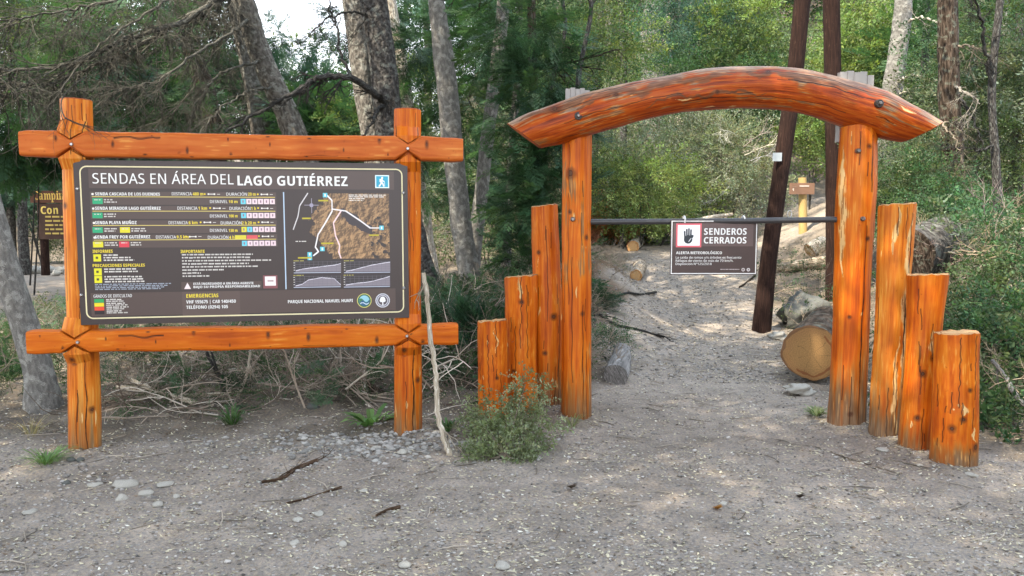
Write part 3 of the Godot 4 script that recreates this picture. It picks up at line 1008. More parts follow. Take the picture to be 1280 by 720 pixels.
	for y in range(-24, 25):
		var half := int(sqrt(maxf(0, 24 * 24 - y * y)))
		for x in range(-half, half):
			if y > -2 + 9.0 * sin(x * 0.13 + 0.5): im.set_pixel(int(a.x) + x, int(a.y) + y, Color(0.12, 0.34, 0.5) if y > 4 + 5.0 * sin(x * 0.2) else Color(0.2, 0.45, 0.28))
			if y > 8 and absf(y - 13 - 4.0 * sin(x * 0.18)) < 2.0: im.set_pixel(int(a.x) + x, int(a.y) + y, Color(0.85, 0.9, 0.92))
	a = Vector2(1.847, 0.898) * k
	disc(im, a, 33, Color(0.80, 0.80, 0.83)); disc(im, a, 29, Color(0.42, 0.40, 0.45)); disc(im, a, 25, Color(0.74, 0.74, 0.77)); disc(im, a, 21, Color(0.30, 0.26, 0.28))
	disc(im, a + Vector2(0, -6), 12, Color(0.92, 0.92, 0.92)); disc(im, a + Vector2(-6, 0), 8, Color(0.92, 0.92, 0.92)); disc(im, a + Vector2(6, 0), 8, Color(0.92, 0.92, 0.92))
	stroke(im, [a, a + Vector2(0, 20)], 5, Color(0.92, 0.92, 0.92))
	return im

func closed_print() -> Image:
	var k := 1400.0
	var im := Image.create(858, 540, false, Image.FORMAT_RGB8)
	im.fill(Color(0.25, 0.178, 0.172))
	var f := k / 1005.0 * 5.63
	var px := func(x, y): return Vector2((x - 839.0) * f, (y - 274.6) * f)
	var rect := func(x0, y0, x1, y1, c):
		var p: Vector2 = px.call(x0, y0)
		var q: Vector2 = px.call(x1, y1)
		im.fill_rect(Rect2i(int(p.x), int(p.y), int(q.x - p.x), int(q.y - p.y)), c)
	var r := RandomNumberGenerator.new()
	r.seed = 12
	rect.call(843, 279, 943, 307.8, Color(0.36, 0.285, 0.275))
	rect.call(846, 279, 878, 309, Color(0.85, 0.36, 0.40))
	rect.call(848, 281, 876, 307, Color(0.95, 0.94, 0.95))
	var navy := Color(0.06, 0.12, 0.17)
	for g in [[856.6, 289.5, 857.2, 299], [859.3, 287.0, 859.6, 297], [862.0, 286.2, 862.0, 297], [864.6, 287.6, 864.3, 298]]:
		stroke(im, [px.call(g[0], g[1]), px.call(g[2], g[3])], 15, navy)
	disc(im, px.call(861.2, 299.0), 42, navy)
	stroke(im, [px.call(861.5, 302.5), px.call(866.8, 294.5)], 17, navy)
	stroke(im, [px.call(862.5, 300.6), px.call(865.0, 297.6), px.call(861.9, 301.9)], 4, Color(0.9, 0.9, 0.92))
	small_print(im, px.call(902.6, 337).x, px.call(927, 337).x, px.call(0, 336.2).y, 8, Color(0.75, 0.7, 0.7), r)
	disc(im, px.call(931.4, 337.2), 17, Color(0.78, 0.76, 0.76)); disc(im, px.call(931.4, 337.2), 11, Color(0.5, 0.42, 0.42))
	disc(im, px.call(938, 337.2), 17, Color(0.78, 0.76, 0.76)); disc(im, px.call(938, 337.2), 8, Color(0.45, 0.38, 0.38))
	return im

# raised lettering: lower left corner at `at` in the plane facing +z, stretched to the given width and capital height
func words(text: String, bold: bool, width: float, cap: float, mat: Material, parent: Node3D, at: Vector3, called := "lettering", serif := false) -> MeshInstance3D:
	var f := SystemFont.new()
	f.font_names = PackedStringArray(["Droid Serif" if serif else "Droid Sans"])
	f.font_weight = 700 if bold else 400
	var m := TextMesh.new()
	m.font = f
	m.text = text
	m.font_size = 32
	m.pixel_size = 0.01
	m.depth = 0.05
	m.curve_step = 2.5
	m.horizontal_alignment = HORIZONTAL_ALIGNMENT_LEFT
	m.vertical_alignment = VERTICAL_ALIGNMENT_BOTTOM
	var ref := TextMesh.new()
	ref.font = f
	ref.text = "H"
	ref.font_size = 32
	ref.pixel_size = 0.01
	ref.horizontal_alignment = HORIZONTAL_ALIGNMENT_LEFT
	ref.vertical_alignment = VERTICAL_ALIGNMENT_BOTTOM
	var box := m.get_aabb()
	var h := ref.get_aabb()
	var kx := width / maxf(box.size.x, 0.001)
	var ky := cap / maxf(h.size.y, 0.001)
	var o := part(called, m, parent, mat)
	o.transform = Transform3D(Basis.from_scale(Vector3(kx, ky, 0.02)), at - Vector3(box.position.x * kx, h.position.y * ky, 0))
	return o

# ---------------------------------------------------------------- the scene
func _ready() -> void:
	bumpy.seed = 3
	bumpy.frequency = 1.0
	bumpy.fractal_octaves = 3
	wavy.seed = 9
	wavy.frequency = 0.11
	wavy.fractal_octaves = 3
	var cam := Camera3D.new()
	cam.name = "camera"
	cam.position = EYE
	cam.rotation = Vector3(PITCH, 0, 0)
	cam.fov = rad_to_deg(2.0 * atan(360.0 / FOCAL))
	cam.near = 0.05
	cam.far = 500.0
	cam.current = true
	add_child(cam)
	var env := Environment.new()
	env.background_mode = Environment.BG_SKY
	var sky := Sky.new()
	var air := ProceduralSkyMaterial.new()
	air.sky_top_color = Color(0.74, 0.79, 0.86)
	air.sky_horizon_color = Color(0.96, 0.96, 0.96)
	air.sky_curve = 0.2
	air.ground_bottom_color = Color(0.3, 0.28, 0.25)
	air.ground_horizon_color = Color(0.6, 0.6, 0.58)
	air.sky_energy_multiplier = 1.3
	air.sun_angle_max = 8.0
	sky.sky_material = air
	env.sky = sky
	env.tonemap_mode = Environment.TONE_MAPPER_LINEAR
	env.tonemap_exposure = 3.0
	env.sdfgi_enabled = true
	env.ssao_enabled = true
	env.ssil_enabled = true
	var world := WorldEnvironment.new()
	world.name = "world"
	world.environment = env
	add_child(world)
	var sun := DirectionalLight3D.new()
	sun.name = "sun"
	sun.light_energy = 1.6
	sun.light_color = Color(1.0, 0.95, 0.86)
	sun.light_angular_distance = 0.6
	sun.shadow_enabled = true
	add_child(sun)
	sun.look_at_from_position(Vector3(-4.5, 9, 4), Vector3.ZERO)

	make_pieces()
	for k in 4: shapes["rock%d" % k] = rock_mesh(k + 1)
	for k in 2: shapes["big_rock%d" % k] = rock_mesh(k + 11, true)
	make_materials()
	print("pieces ", Time.get_ticks_msec())
	build_ground()
	print("ground ", Time.get_ticks_msec())
	build_board()
	build_gate()
	print("gate ", Time.get_ticks_msec())
	build_trees()
	print("trees ", Time.get_ticks_msec())
	build_woods()
	print("woods ", Time.get_ticks_msec())
	build_far_things()
	build_small_things()
	print("small ", Time.get_ticks_msec())
	build_litter()
	print("end ", Time.get_ticks_msec())

func make_materials() -> void:
	mats.leaves = leafy()
	mats.twigs = tinted(0.9)
	mats.dust = tinted(0.95)
	mats.end = end_grain(301, Color(0.78, 0.62, 0.42), Color(0.70, 0.52, 0.33), Color(0.45, 0.3, 0.2))
	mats.end_fresh = end_grain(303, Color(0.62, 0.47, 0.28), Color(0.58, 0.43, 0.26), Color(0.40, 0.28, 0.18))
	mats.end_orange = end_grain(305, Color(0.70, 0.36, 0.12), Color(0.62, 0.28, 0.09), Color(0.45, 0.2, 0.08))
	mats.grey_bark = bark(311, Color(0.30, 0.285, 0.265), Color(0.45, 0.43, 0.405), Color(0.54, 0.54, 0.51), 0.42, 3, 1.0)
	mats.dark_bark = bark(314, Color(0.20, 0.19, 0.185), Color(0.34, 0.33, 0.32), Color(0.42, 0.43, 0.41), 0.38, 2, 1.4)
	mats.pale_bark = bark(317, Color(0.50, 0.46, 0.42), Color(0.74, 0.71, 0.66), Color(0.80, 0.79, 0.75), 0.4, 3, 0.8)
	mats.brown_bark = bark(320, Color(0.17, 0.14, 0.115), Color(0.34, 0.295, 0.26), Color(0.38, 0.39, 0.35), 0.4, 6, 1.8)
	mats.smooth_bark = bark(323, Color(0.37, 0.36, 0.345), Color(0.46, 0.45, 0.43), Color(0.55, 0.545, 0.52), 0.42, 2, 0.5)
	mats.stain = bark(326, Color(0.13, 0.09, 0.08), Color(0.20, 0.14, 0.12), Color(0.26, 0.20, 0.17), 0.3, 8, 0.5)
	mats.dead_grey = bark(341, Color(0.27, 0.26, 0.24), Color(0.44, 0.43, 0.40), Color(0.52, 0.52, 0.48), 0.4, 8, 0.6)
	mats.twig_brown = bark(344, Color(0.27, 0.20, 0.15), Color(0.45, 0.36, 0.29), Color(0.50, 0.44, 0.38), 0.4, 6, 0.8)
	mats.bleached = bark(347, Color(0.60, 0.54, 0.46), Color(0.80, 0.75, 0.67), Color(0.86, 0.83, 0.77), 0.4, 8, 0.5)
	mats.dead = bark(329, Color(0.36, 0.32, 0.28), Color(0.62, 0.57, 0.50), Color(0.66, 0.63, 0.58), 0.4, 8, 0.6)
	mats.grey_wood = bark(332, Color(0.36, 0.35, 0.34), Color(0.53, 0.52, 0.51), Color(0.60, 0.59, 0.58), 0.35, 12, 0.5)
	mats.rock = stone_material(335, Color(0.38, 0.38, 0.37), Color(0.42, 0.45, 0.38))
	mats.rock.heightmap_enabled = false
	mats.pale_rock = stone_material(338, Color(0.68, 0.66, 0.62), Color(0.78, 0.76, 0.72))
	mats.pale_rock.heightmap_enabled = false
	mats.steel = plain(Color(0.045, 0.043, 0.045), 0.4, 0.1)
	mats.bolt = plain(Color(0.22, 0.20, 0.19), 0.4, 0.8)
	mats.zinc = plain(Color(0.5, 0.5, 0.5), 0.35, 0.9)
	mats.white_ink = plain(Color(0.80, 0.79, 0.77), 0.5)
	mats.yellow_ink = plain(Color(0.80, 0.62, 0.04), 0.5)
	mats.edge_brown = plain(Color(0.03, 0.022, 0.02), 0.5)
	mats.soil = soil_material()

func build_ground() -> void:
	var xs := PackedFloat32Array()
	var zs := PackedFloat32Array()
	var x := -160.0
	while x < 160.0:
		xs.append(x)
		var a := absf(x - 0.3)
		x += 0.055 if a < 4.2 else minf(8.0, 0.055 + (a - 4.2) * 0.05)
	xs.append(160.0)
	var d := -30.0
	while d < 180.0:
		zs.append(d)
		var a := 0.0 if d > 2.8 and d < 7.5 else (2.8 - d if d < 2.8 else d - 7.5)
		d += minf(6.0, 0.05 + a * 0.035)
	zs.append(180.0)
	var s := Shape.new()
	var gravel := Color(0.328, 0.281, 0.238)
	var soil := Color(0.175, 0.145, 0.115)
	var rust := Color(0.20, 0.125, 0.075)
	for j in zs.size():
		for i in xs.size():
			var px := xs[i]
			var pz := -zs[j]
			var open := bare(px, pz)
			var w := wavy.get_noise_2d(px * 6.0 + 80.0, pz * 6.0)
			var c := soil.lerp(gravel, open)
			c = c.lerp(rust, 0.8 * bump(px, pz, 1.1, -11.0, 1.3, 2.4) * (1.0 - open))
			c = c * (1.0 + 0.22 * w + 0.16 * wavy.get_noise_2d(px * 22.0, pz * 22.0 + 9.0))
			s.add(Vector3(px, land(px, pz), pz), Vector3.UP, Vector2(px, pz), c)
	var n := xs.size()
	for j in zs.size() - 1:
		for i in n - 1:
			var a := j * n + i
			s.quad(a, a + n, a + n + 1, a + 1)
	s.smooth()
	tag(single("ground", s.mesh(mats.soil), null), "trodden grey-brown gravel and forest soil", "", "", "structure")
	print("ground verts ", s.v.size())

# ---------------------------------------------------------------- information board
func rail_mesh(length: float, top: float, bottom: float, tilt: float, notches: Array, seed_value: int, skin: Material) -> ArrayMesh:
	var s := Shape.new()
	var stops := [0.0]   # creases: the rail's ends and the corners of its V notches
	for e in notches: stops.append_array([e - 0.084, e, e + 0.084])
	stops.append(length)
	var back := -0.135
	var prof := []
	var around := 28
	for j in around + 1:
		var a := TAU * j / around
		var c := Vector2(cos(a), sin(a))
		prof.append(Vector2(signf(c.x) * pow(absf(c.x), 0.30), signf(c.y) * pow(absf(c.y), 0.30)))
	var last := 0
	for g in stops.size() - 1:
		var x0: float = stops[g]
		var x1: float = stops[g + 1]
		var n := maxi(3, int((x1 - x0) / 0.04))
		var first := s.v.size()
		for k in n + 1:
			var x := lerpf(x0, x1, float(k) / n)
			var hi := top + tilt * x + 0.010 * bumpy.get_noise_2d(x * 1.1, seed_value * 9.0) + 0.003 * bumpy.get_noise_2d(x * 6.0, seed_value * 19.0)
			var lo := bottom + tilt * x + 0.012 * bumpy.get_noise_2d(x * 1.2, seed_value * 9.0 + 50.0) + 0.003 * bumpy.get_noise_2d(x * 6.0, seed_value * 29.0)
			for e in notches:
				hi -= maxf(0.0, 0.054 * (1.0 - absf(x - e) / 0.084))
				lo += maxf(0.0, 0.056 * (1.0 - absf(x - e) / 0.084))
			var inset := 0.004 if (g == 0 and k == 0) or (g == stops.size() - 2 and k == n) else 0.0
			for j in around + 1:
				var p: Vector2 = prof[j]
				var y := (hi + lo) * 0.5 + ((hi - lo) * 0.5 - inset) * p.y
				var z := back * 0.5 + (-back * 0.5 - inset) * -p.x
				s.add(Vector3(x, y, z), Vector3.UP, Vector2(float(j) / around, x / length))
		for k in n:
			for j in around:
				var a := first + k * (around + 1) + j
				s.quad(a, a + around + 1, a + around + 2, a + 1)
		last = first + n * (around + 1)
	for e in 2:
		var from := 0 if e == 0 else last
		var first := s.v.size()
		var mid := Vector3.ZERO
		for j in around + 1:
			mid += s.v[from + j] / (around + 1)
			s.add(s.v[from + j], Vector3.RIGHT, Vector2(float(j) / around, 0.01))
		var m := s.add(mid, Vector3.RIGHT, Vector2(0.5, 0.02))
		for j in around:
			if e == 0: s.tri(m, first + j, first + j + 1)
			else: s.tri(m, first + j + 1, first + j)
	s.smooth()
	return s.mesh(skin)

func build_board() -> void:
	var t := thing("information_board", Vector3(-2.665, 0, -4.93))
	t.rotation.y = 0.1797
	tag(t, "large brown trail information board in an orange varnished log frame", "sign board")
	var posts := [[0.0, -0.05, 2.20, 401, 0.0], [2.026, -0.024, 2.185, 402, 0.0]]
	var post_skins := []
	for k in 2:
		var e: Array = posts[k]
		var skin := varnish(e[3], 192, 768, {"girth": 0.58, "length": 2.3, "tone": "pale" if k == 0 else "orange", "knots": [[0.62, 0.17 + 0.05 * k, 0.014], [0.45, 0.30, 0.012], [0.38, 0.72, 0.013]], "cracks": [[0.56, 0.02, 0.30, 0.006], [0.60, 0.83, 0.99, 0.004], [0.47, 0.08, 0.22, 0.003], [0.52, 0.45, 0.8, 0.003]], "grey_base": 0.015})
		post_skins.append(skin)
		var lean: float = e[4]
		var x: float = e[0]
		var ground := -0.12
		var pts := curve([Vector3(x + e[1], ground, -0.112), Vector3(x + e[1] * 0.5, 0.9, -0.112), Vector3(x, e[2], -0.112)], 40)
		part("post", log_mesh(pts, lerps([0.097, 0.093, 0.089, 0.09, 0.088], 40), 11 + k, skin, mats.end_orange, [], Vector2.ZERO, 36, 0.045), t)
	var specs := [[2.67, 2.000, 1.842, 0.0015, -0.29, 405, "salmon"], [2.65, 0.790, 0.645, -0.008, -0.31, 406, "orange"]]
	for k in 2:
		var e: Array = specs[k]
		var knots := []
		for n in 22: knots.append([0.40 + 0.2 * fposmod(n * 0.37 + k * 0.3, 1.0), fposmod(0.03 + n * 0.0443 + 0.02 * sin(n * 3.0), 1.0), 0.0035 + 0.0022 * (n % 3)])
		var skin := varnish(e[5], 192, 1024, {"girth": 0.56, "length": 2.6, "tone": e[6], "knots": knots, "cracks": [[0.47, 0.2, 0.3, 0.001], [0.55, 0.62, 0.7, 0.001]], "calm": 0.6, "coat": 0.06, "rough": 0.55})
		var m := rail_mesh(e[0], e[1], e[2], e[3], [-0.006 - 0.03 * k - e[4], 2.022 - 0.012 * k - e[4]], 21 + k, skin)
		var rail := part("rail", m, t, null, Vector3(e[4], 0, 0.022))
		for n in 2:
			var x: float = [0.004, 2.018][n] - 0.02 * k
			var b := Shape.new()
			var y: float = (e[1] + e[2]) * 0.5 + e[3] * (x - e[4])
			tube(b, line([Vector3(x - e[4], y, -0.004), Vector3(x - e[4], y, 0.006), Vector3(x - e[4], y, 0.009)]), PackedFloat32Array([0.011, 0.011, 0.007]), 12)
			part("bolt", b.mesh(mats.zinc), rail)
		# the posts' tapered cheeks that fit the rail's V notches, with a narrow open joint
		for n in 2:
			var x: float = [-0.006 - 0.03 * k, 2.022 - 0.012 * k][n]
			for up in [1.0, -1.0]:
				var edge: float = (e[1] if up > 0.0 else e[2]) + e[3] * (x - e[4])
				var w := Shape.new()
				var zf := 0.020
				var row := [[-0.078, -0.068], [-0.045, -0.037], [0.0, -0.0255], [0.045, -0.037], [0.078, -0.068]]
				for i in 4:
					var p0: Array = row[i]
					var p1: Array = row[i + 1]
					var l0: float = edge - up * maxf(0.0, 0.054 * (1.0 - absf(p0[0]) / 0.084) - 0.010)
					var l1: float = edge - up * maxf(0.0, 0.054 * (1.0 - absf(p1[0]) / 0.084) - 0.010)
					var f0: float = zf - 4.0 * p0[0] * p0[0]
					var f1: float = zf - 4.0 * p1[0] * p1[0]
					var q := [[Vector3(x + p0[0], l0, -0.06), Vector3(x + p1[0], l1, -0.06)], [Vector3(x + p0[0], l0, f0), Vector3(x + p1[0], l1, f1)], [Vector3(x + p0[0], edge + up * 0.006, f0), Vector3(x + p1[0], edge + up * 0.006, f1)], [Vector3(x + p0[0], edge + up * 0.075, p0[1]), Vector3(x + p1[0], edge + up * 0.075, p1[1])]]
					for g in 3:
						var a := []
						for v in [q[g][0], q[g + 1][0], q[g + 1][1], q[g][1]]: a.append(w.add(v, Vector3.BACK, Vector2(0.5 + (v.x - x) / 0.6, v.y / 2.4 + 0.05)))
						if up > 0.0: w.quad(a[0], a[1], a[2], a[3])
						else: w.quad(a[0], a[3], a[2], a[1])
				w.smooth()
				part("joint_cheek", w.mesh(post_skins[n]), t)
	# the printed panel
	var panel := Shape.new()
	panel.box(Vector3(0, 0.818, -0.019), Vector3(2.016, 1.830, -0.0005))
	var board := part("panel", panel.mesh(mats.edge_brown), t)
	var face := Shape.new()
	var z := Vector3(0, 0, 1)
	face.quad(face.add(Vector3(0.001, 0.819, 0.0005), z, Vector2(0, 1)), face.add(Vector3(0.001, 1.829, 0.0005), z, Vector2(0, 0)), face.add(Vector3(2.015, 1.829, 0.0005), z, Vector2(1, 0)), face.add(Vector3(2.015, 0.819, 0.0005), z, Vector2(1, 1)))
	var pm := StandardMaterial3D.new()
	pm.albedo_texture = tex(board_print())
	pm.roughness = 0.35
	part("printed_sheet", face.mesh(pm), board)
	# cream border line with rounded corners
	var rim := Shape.new()
	var lo := Vector2(0.040, 0.862)
	var hi := Vector2(1.976, 1.788)
	var ring := []
	for q in 4:
		var mid := Vector2([hi.x - 0.035, lo.x + 0.035, lo.x + 0.035, hi.x - 0.035][q], [hi.y - 0.035, hi.y - 0.035, lo.y + 0.035, lo.y + 0.035][q])
		for k in 7:
			var a := PI * 0.5 * (q + k / 6.0)
			ring.append([mid, Vector2(cos(a), sin(a))])
	for k in ring.size() + 1:
		var e: Array = ring[k % ring.size()]
		var p: Vector2 = e[0] + e[1] * 0.0345
		var o: Vector2 = e[0] + e[1] * 0.0425
		rim.add(Vector3(p.x, p.y, 0.0014), z, Vector2.ZERO); rim.add(Vector3(o.x, o.y, 0.0014), z, Vector2.ZERO)
	for k in ring.size(): rim.quad(k * 2, k * 2 + 2, k * 2 + 3, k * 2 + 1)
	part("border", rim.mesh(plain(Color(0.72, 0.64, 0.38), 0.5)), board)
	for e in TEXTS:
		words(e[0], e[6] == 1, e[2], e[4], mats.yellow_ink if e[5] else mats.white_ink, board, Vector3(e[1], 1.831 - e[3], 0.0015))
	for e in [[0.019, 0.177], [1.987, 0.192], [0.012, 0.828], [1.982, 0.816]]:
		var b := Shape.new()
		tube(b, line([Vector3(e[0], 1.832 - e[1], 0), Vector3(e[0], 1.832 - e[1], 0.004), Vector3(e[0], 1.832 - e[1], 0.006)]), PackedFloat32Array([0.011, 0.010, 0.004]), 12)
		part("screw", b.mesh(mats.zinc), board)

# ---------------------------------------------------------------- gate
func post_log(called: String, label: String, base: Vector3, top: Vector3, radii: Array, o: Dictionary, seed_value: int, parent: Node3D = null) -> MeshInstance3D:
	o.merge({"girth": TAU * radii[0], "length": top.y - base.y + 0.15})
	var skin := varnish(seed_value, 192, 640, o)
	var foot := base - (top - base).normalized() * 0.15
	var steps := 40
	var bend: Vector3 = o.get("bend", Vector3.ZERO)
	var pts := curve([foot - base, (foot + top) * 0.5 + bend - base, top - base], steps)
	var m := log_mesh(pts, lerps(radii, steps), seed_value, skin, o.get("end", mats.end), o.get("bumps", []), Vector2.ZERO, 40, o.get("uneven", 0.08), o.get("tilt", Vector3(0.06, 0, 0.05)))
	if parent: return part(called, m, parent, null, base - parent.position)
	var p := single(called, m, null, base)
	tag(p, label, "log post", "log posts stepping down beside the gate")
	return p

func build_gate() -> void:
	var g := thing("log_gate", Vector3(1.42, 0, -5.68))
	tag(g, "orange varnished log gate with a curved beam across two tall posts and a dark bar", "gate")
	var lp := Vector3(0.468, 0, -5.77)
	var rp := Vector3(2.372, 0, -5.585)
	post_log("post", "", lp, Vector3(0.462, 2.10, -5.77), [0.112, 0.110, 0.106, 0.104, 0.106], {"knots": [[0.42, 0.86, 0.026], [0.60, 0.66, 0.014], [0.40, 0.74, 0.012], [0.55, 0.42, 0.012]], "cracks": [[0.57, 0.08, 0.45, 0.005], [0.45, 0.2, 0.6, 0.003], [0.62, 0.05, 0.3, 0.003], [0.40, 0.45, 0.8, 0.003]], "grey_base": 0.06, "worn": 0.48, "bumps": [[0.40, 0.86, 0.06, 0.016], [0.40, 0.80, 0.05, 0.008]]}, 501, g)
	post_log("post", "", rp, Vector3(2.375, 2.10, -5.585), [0.128, 0.124, 0.121, 0.122, 0.132, 0.120], {"knots": [[0.53, 0.935, 0.012], [0.55, 0.66, 0.011], [0.46, 0.12, 0.012], [0.42, 0.42, 0.01]], "cracks": [[0.53, 0.05, 0.70, 0.007], [0.56, 0.80, 0.97, 0.008], [0.45, 0.88, 0.98, 0.006], [0.62, 0.1, 0.5, 0.003]], "stripped": [[0.33, 0.55, 0.95, 0.05]], "grey_base": 0.115}, 502, g)
	# the halved tops of the posts, sawn flat, standing up behind the beam
	for e in [[lp, 2.39, 0.085], [rp, 2.475, 0.115]]:
		var s := Shape.new()
		var w: float = e[2]
		var q: Vector3 = e[0] - g.position
		var y: float = e[1]
		for k in 5:
			var x0 := -w + 2.0 * w * k / 5.0
			var x1 := -w + 2.0 * w * (k + 1) / 5.0 - 0.002
			var dy: float = [0.0, 0.006, -0.004, 0.003, -0.012][k]
			s.box(q + Vector3(x0, 2.0, -0.105 + 0.004 * (k % 2)), q + Vector3(x1, y + dy - 0.22 * maxf(0.0, x0 - w * 0.15) * float(w > 0.1), -0.045 + 0.003 * (k % 3)))
		part("post_tongue", s.mesh(plain(Color(0.34, 0.325, 0.31), 0.9)), g)
	# the arched beam
	var marks := [[656, 170, 21], [682, 160.5, 24.5], [740, 142, 25.5], [795, 127.5, 24.5], [845, 117, 24], [890, 110.5, 25], [940, 109.0, 25.5], [985, 111.5, 26], [1025, 119.5, 26.5], [1055, 129, 27.5], [1090, 139.5, 28.5], [1120, 153, 26], [1152, 165, 20]]
	var pts := []
	var rad := []
	for m in marks:
		var dep := lerpf(5.715, 5.53, (m[0] - 656.0) / 496.0)
		pts.append(at(m[0], m[1], dep) - g.position)
		rad.append(m[2] * dep / FOCAL)
	var beam_skin := varnish(503, 320, 1400, {"tone": "red", "girth": 0.9, "length": 2.9, "top_worn": 1.0, "worn": 0.5, "bands": [[0.44, 0.14, 0.52, 0.05, -0.02], [0.40, 0.50, 0.86, 0.045, 0.02], [0.36, 0.02, 0.20, 0.05, 0.02], [0.35, 0.75, 0.99, 0.035, 0.03], [0.56, 0.30, 0.6, 0.02, 0.0]], "knots": [[0.38, 0.10, 0.024], [0.42, 0.24, 0.014], [0.40, 0.60, 0.012], [0.55, 0.48, 0.01]], "cracks": [[0.35, 0.02, 0.45, 0.006], [0.30, 0.3, 0.75, 0.006], [0.40, 0.55, 0.98, 0.005], [0.46, 0.62, 0.95, 0.004], [0.52, 0.1, 0.4, 0.003], [0.60, 0.4, 0.8, 0.003]], "rough": 0.45, "coat": 0.12})
	var beam := part("beam", log_mesh(curve(pts, 110), lerps(rad, 110), 31, beam_skin, mats.end_orange, [[0.36, 0.16, 0.07, 0.006]], Vector2(0.72, 0.95), 44, 0.075), g)
	for e in [[720.5, 148.5, 5.715], [1085.5, 133.5, 5.545]]:
		var c := at(e[0], e[1], e[2]) - g.position
		var front: float = 0.168
		var b := Shape.new()
		tube(b, line([c + Vector3(0, 0, front - 0.03), c + Vector3(0, 0, front + 0.002), c + Vector3(0, 0, front + 0.004)]), PackedFloat32Array([0.027, 0.027, 0.024]), 20)
		var wash := part("washer", b.mesh(plain(Color(0.03, 0.025, 0.022), 0.6)), beam)
		var h := Shape.new()
		tube(h, line([c + Vector3(0, 0, front), c + Vector3(0, 0, front + 0.014), c + Vector3(0, 0, front + 0.017)]), PackedFloat32Array([0.013, 0.013, 0.008]), 6)
		part("bolt", h.mesh(mats.bolt), beam)
	# barrier bar
	var a := Vector3(0.50, 1.447, -5.76) - g.position
	var z := Vector3(2.35, 1.466, -5.585) - g.position
	var bar := Shape.new()
	tube(bar, curve([a, a.lerp(z, 0.5) - Vector3(0, 0.004, 0), z], 12), lerps([0.0205, 0.0205], 12), 14)
	part("barrier_bar", bar.mesh(mats.steel), g)
	var eye := Shape.new()
	var ring := []
	var c0 := a.lerp(z, 0.775) + Vector3(0, 0.04, 0)
	for k in 13: ring.append(c0 + Vector3(sin(TAU * k / 12.0) * 0.014, cos(TAU * k / 12.0) * 0.026, 0))
	tube(eye, line(ring), lerps([0.0035, 0.0035], 12), 6)
	part("bar_ring", eye.mesh(mats.zinc), g)
	for e in [[1078.5, 273.5, 5.448], [716.0, 274.0, 5.655], [1073, 188.5, 5.452]]:
		var c := at(e[0], e[1], e[2]) - g.position
		var h := Shape.new()
		tube(h, line([c + Vector3(0, 0, -0.02), c + Vector3(0, 0, 0.008), c + Vector3(0, 0, 0.012)]), PackedFloat32Array([0.017, 0.016, 0.010]), 10)
		part("bolt", h.mesh(mats.bolt), g)
	# stepped posts: right side, then left side
	post_log("log_post", "pale streaked second tallest log post of the right-hand gate row", Vector3(2.512, 0, -5.30), Vector3(2.535, 1.56, -5.32), [0.110, 0.104, 0.101, 0.104, 0.110], {"tone": "pale", "knots": [[0.60, 0.30, 0.010], [0.58, 0.72, 0.012]], "cracks": [[0.60, 0.60, 0.97, 0.008], [0.57, 0.42, 0.66, 0.008], [0.52, 0.05, 0.4, 0.004], [0.44, 0.1, 0.3, 0.003]], "stripped": [[0.57, 0.30, 0.98, 0.05], [0.42, 0.80, 1.0, 0.03], [0.50, 0.05, 0.5, 0.03]], "grey_base": 0.15, "uneven": 0.10}, 511)
	post_log("log_post", "third log post of the right-hand gate row, flared rim, knot below a pale scar", Vector3(2.565, 0, -5.00), Vector3(2.605, 1.122, -5.02), [0.105, 0.100, 0.098, 0.104, 0.122], {"knots": [[0.52, 0.60, 0.014], [0.44, 0.52, 0.016], [0.60, 0.46, 0.012], [0.62, 0.58, 0.014], [0.42, 0.30, 0.014], [0.61, 0.40, 0.012]], "cracks": [[0.62, 0.1, 0.55, 0.012], [0.48, 0.1, 0.35, 0.003]], "stripped": [[0.50, 0.60, 0.74, 0.05]], "grey_base": 0.12, "bumps": [[0.50, 0.62, 0.06, 0.010]]}, 512)
	post_log("log_post", "shortest log post of the right-hand gate row, thick, nearest the viewer", Vector3(2.655, 0, -4.715), Vector3(2.642, 0.800, -4.73), [0.134, 0.130, 0.126, 0.122, 0.120], {"knots": [[0.47, 0.48, 0.013], [0.40, 0.42, 0.016], [0.58, 0.30, 0.018], [0.52, 0.66, 0.010]], "cracks": [[0.56, 0.6, 0.99, 0.003], [0.44, 0.55, 0.98, 0.003], [0.52, 0.05, 0.3, 0.003]], "stripped": [[0.57, 0.33, 0.43, 0.02], [0.47, 0.50, 0.58, 0.03]], "grey_base": 0.17, "bumps": [[0.47, 0.50, 0.06, 0.008]]}, 513)
	post_log("log_post", "second tallest log post of the left-hand gate row, slightly wavy", Vector3(0.278, 0, -6.03), Vector3(0.243, 1.560, -6.05), [0.108, 0.106, 0.115, 0.106, 0.100], {"knots": [[0.55, 0.52, 0.018], [0.45, 0.36, 0.013], [0.40, 0.80, 0.012]], "cracks": [[0.60, 0.1, 0.6, 0.004], [0.48, 0.5, 0.9, 0.003], [0.55, 0.1, 0.3, 0.004]], "grey_base": 0.13, "bend": Vector3(0.012, 0, 0), "uneven": 0.09}, 514)
	post_log("log_post", "third tallest log post of the left-hand gate row, with a split rim", Vector3(0.075, 0, -5.93), Vector3(0.065, 1.040, -5.95), [0.124, 0.122, 0.121, 0.124], {"knots": [[0.50, 0.85, 0.013], [0.42, 0.42, 0.010]], "cracks": [[0.50, 0.82, 1.0, 0.006], [0.56, 0.5, 0.95, 0.003], [0.44, 0.2, 0.7, 0.003]], "stripped": [[0.49, 0.84, 1.0, 0.02]], "grey_base": 0.06}, 515)
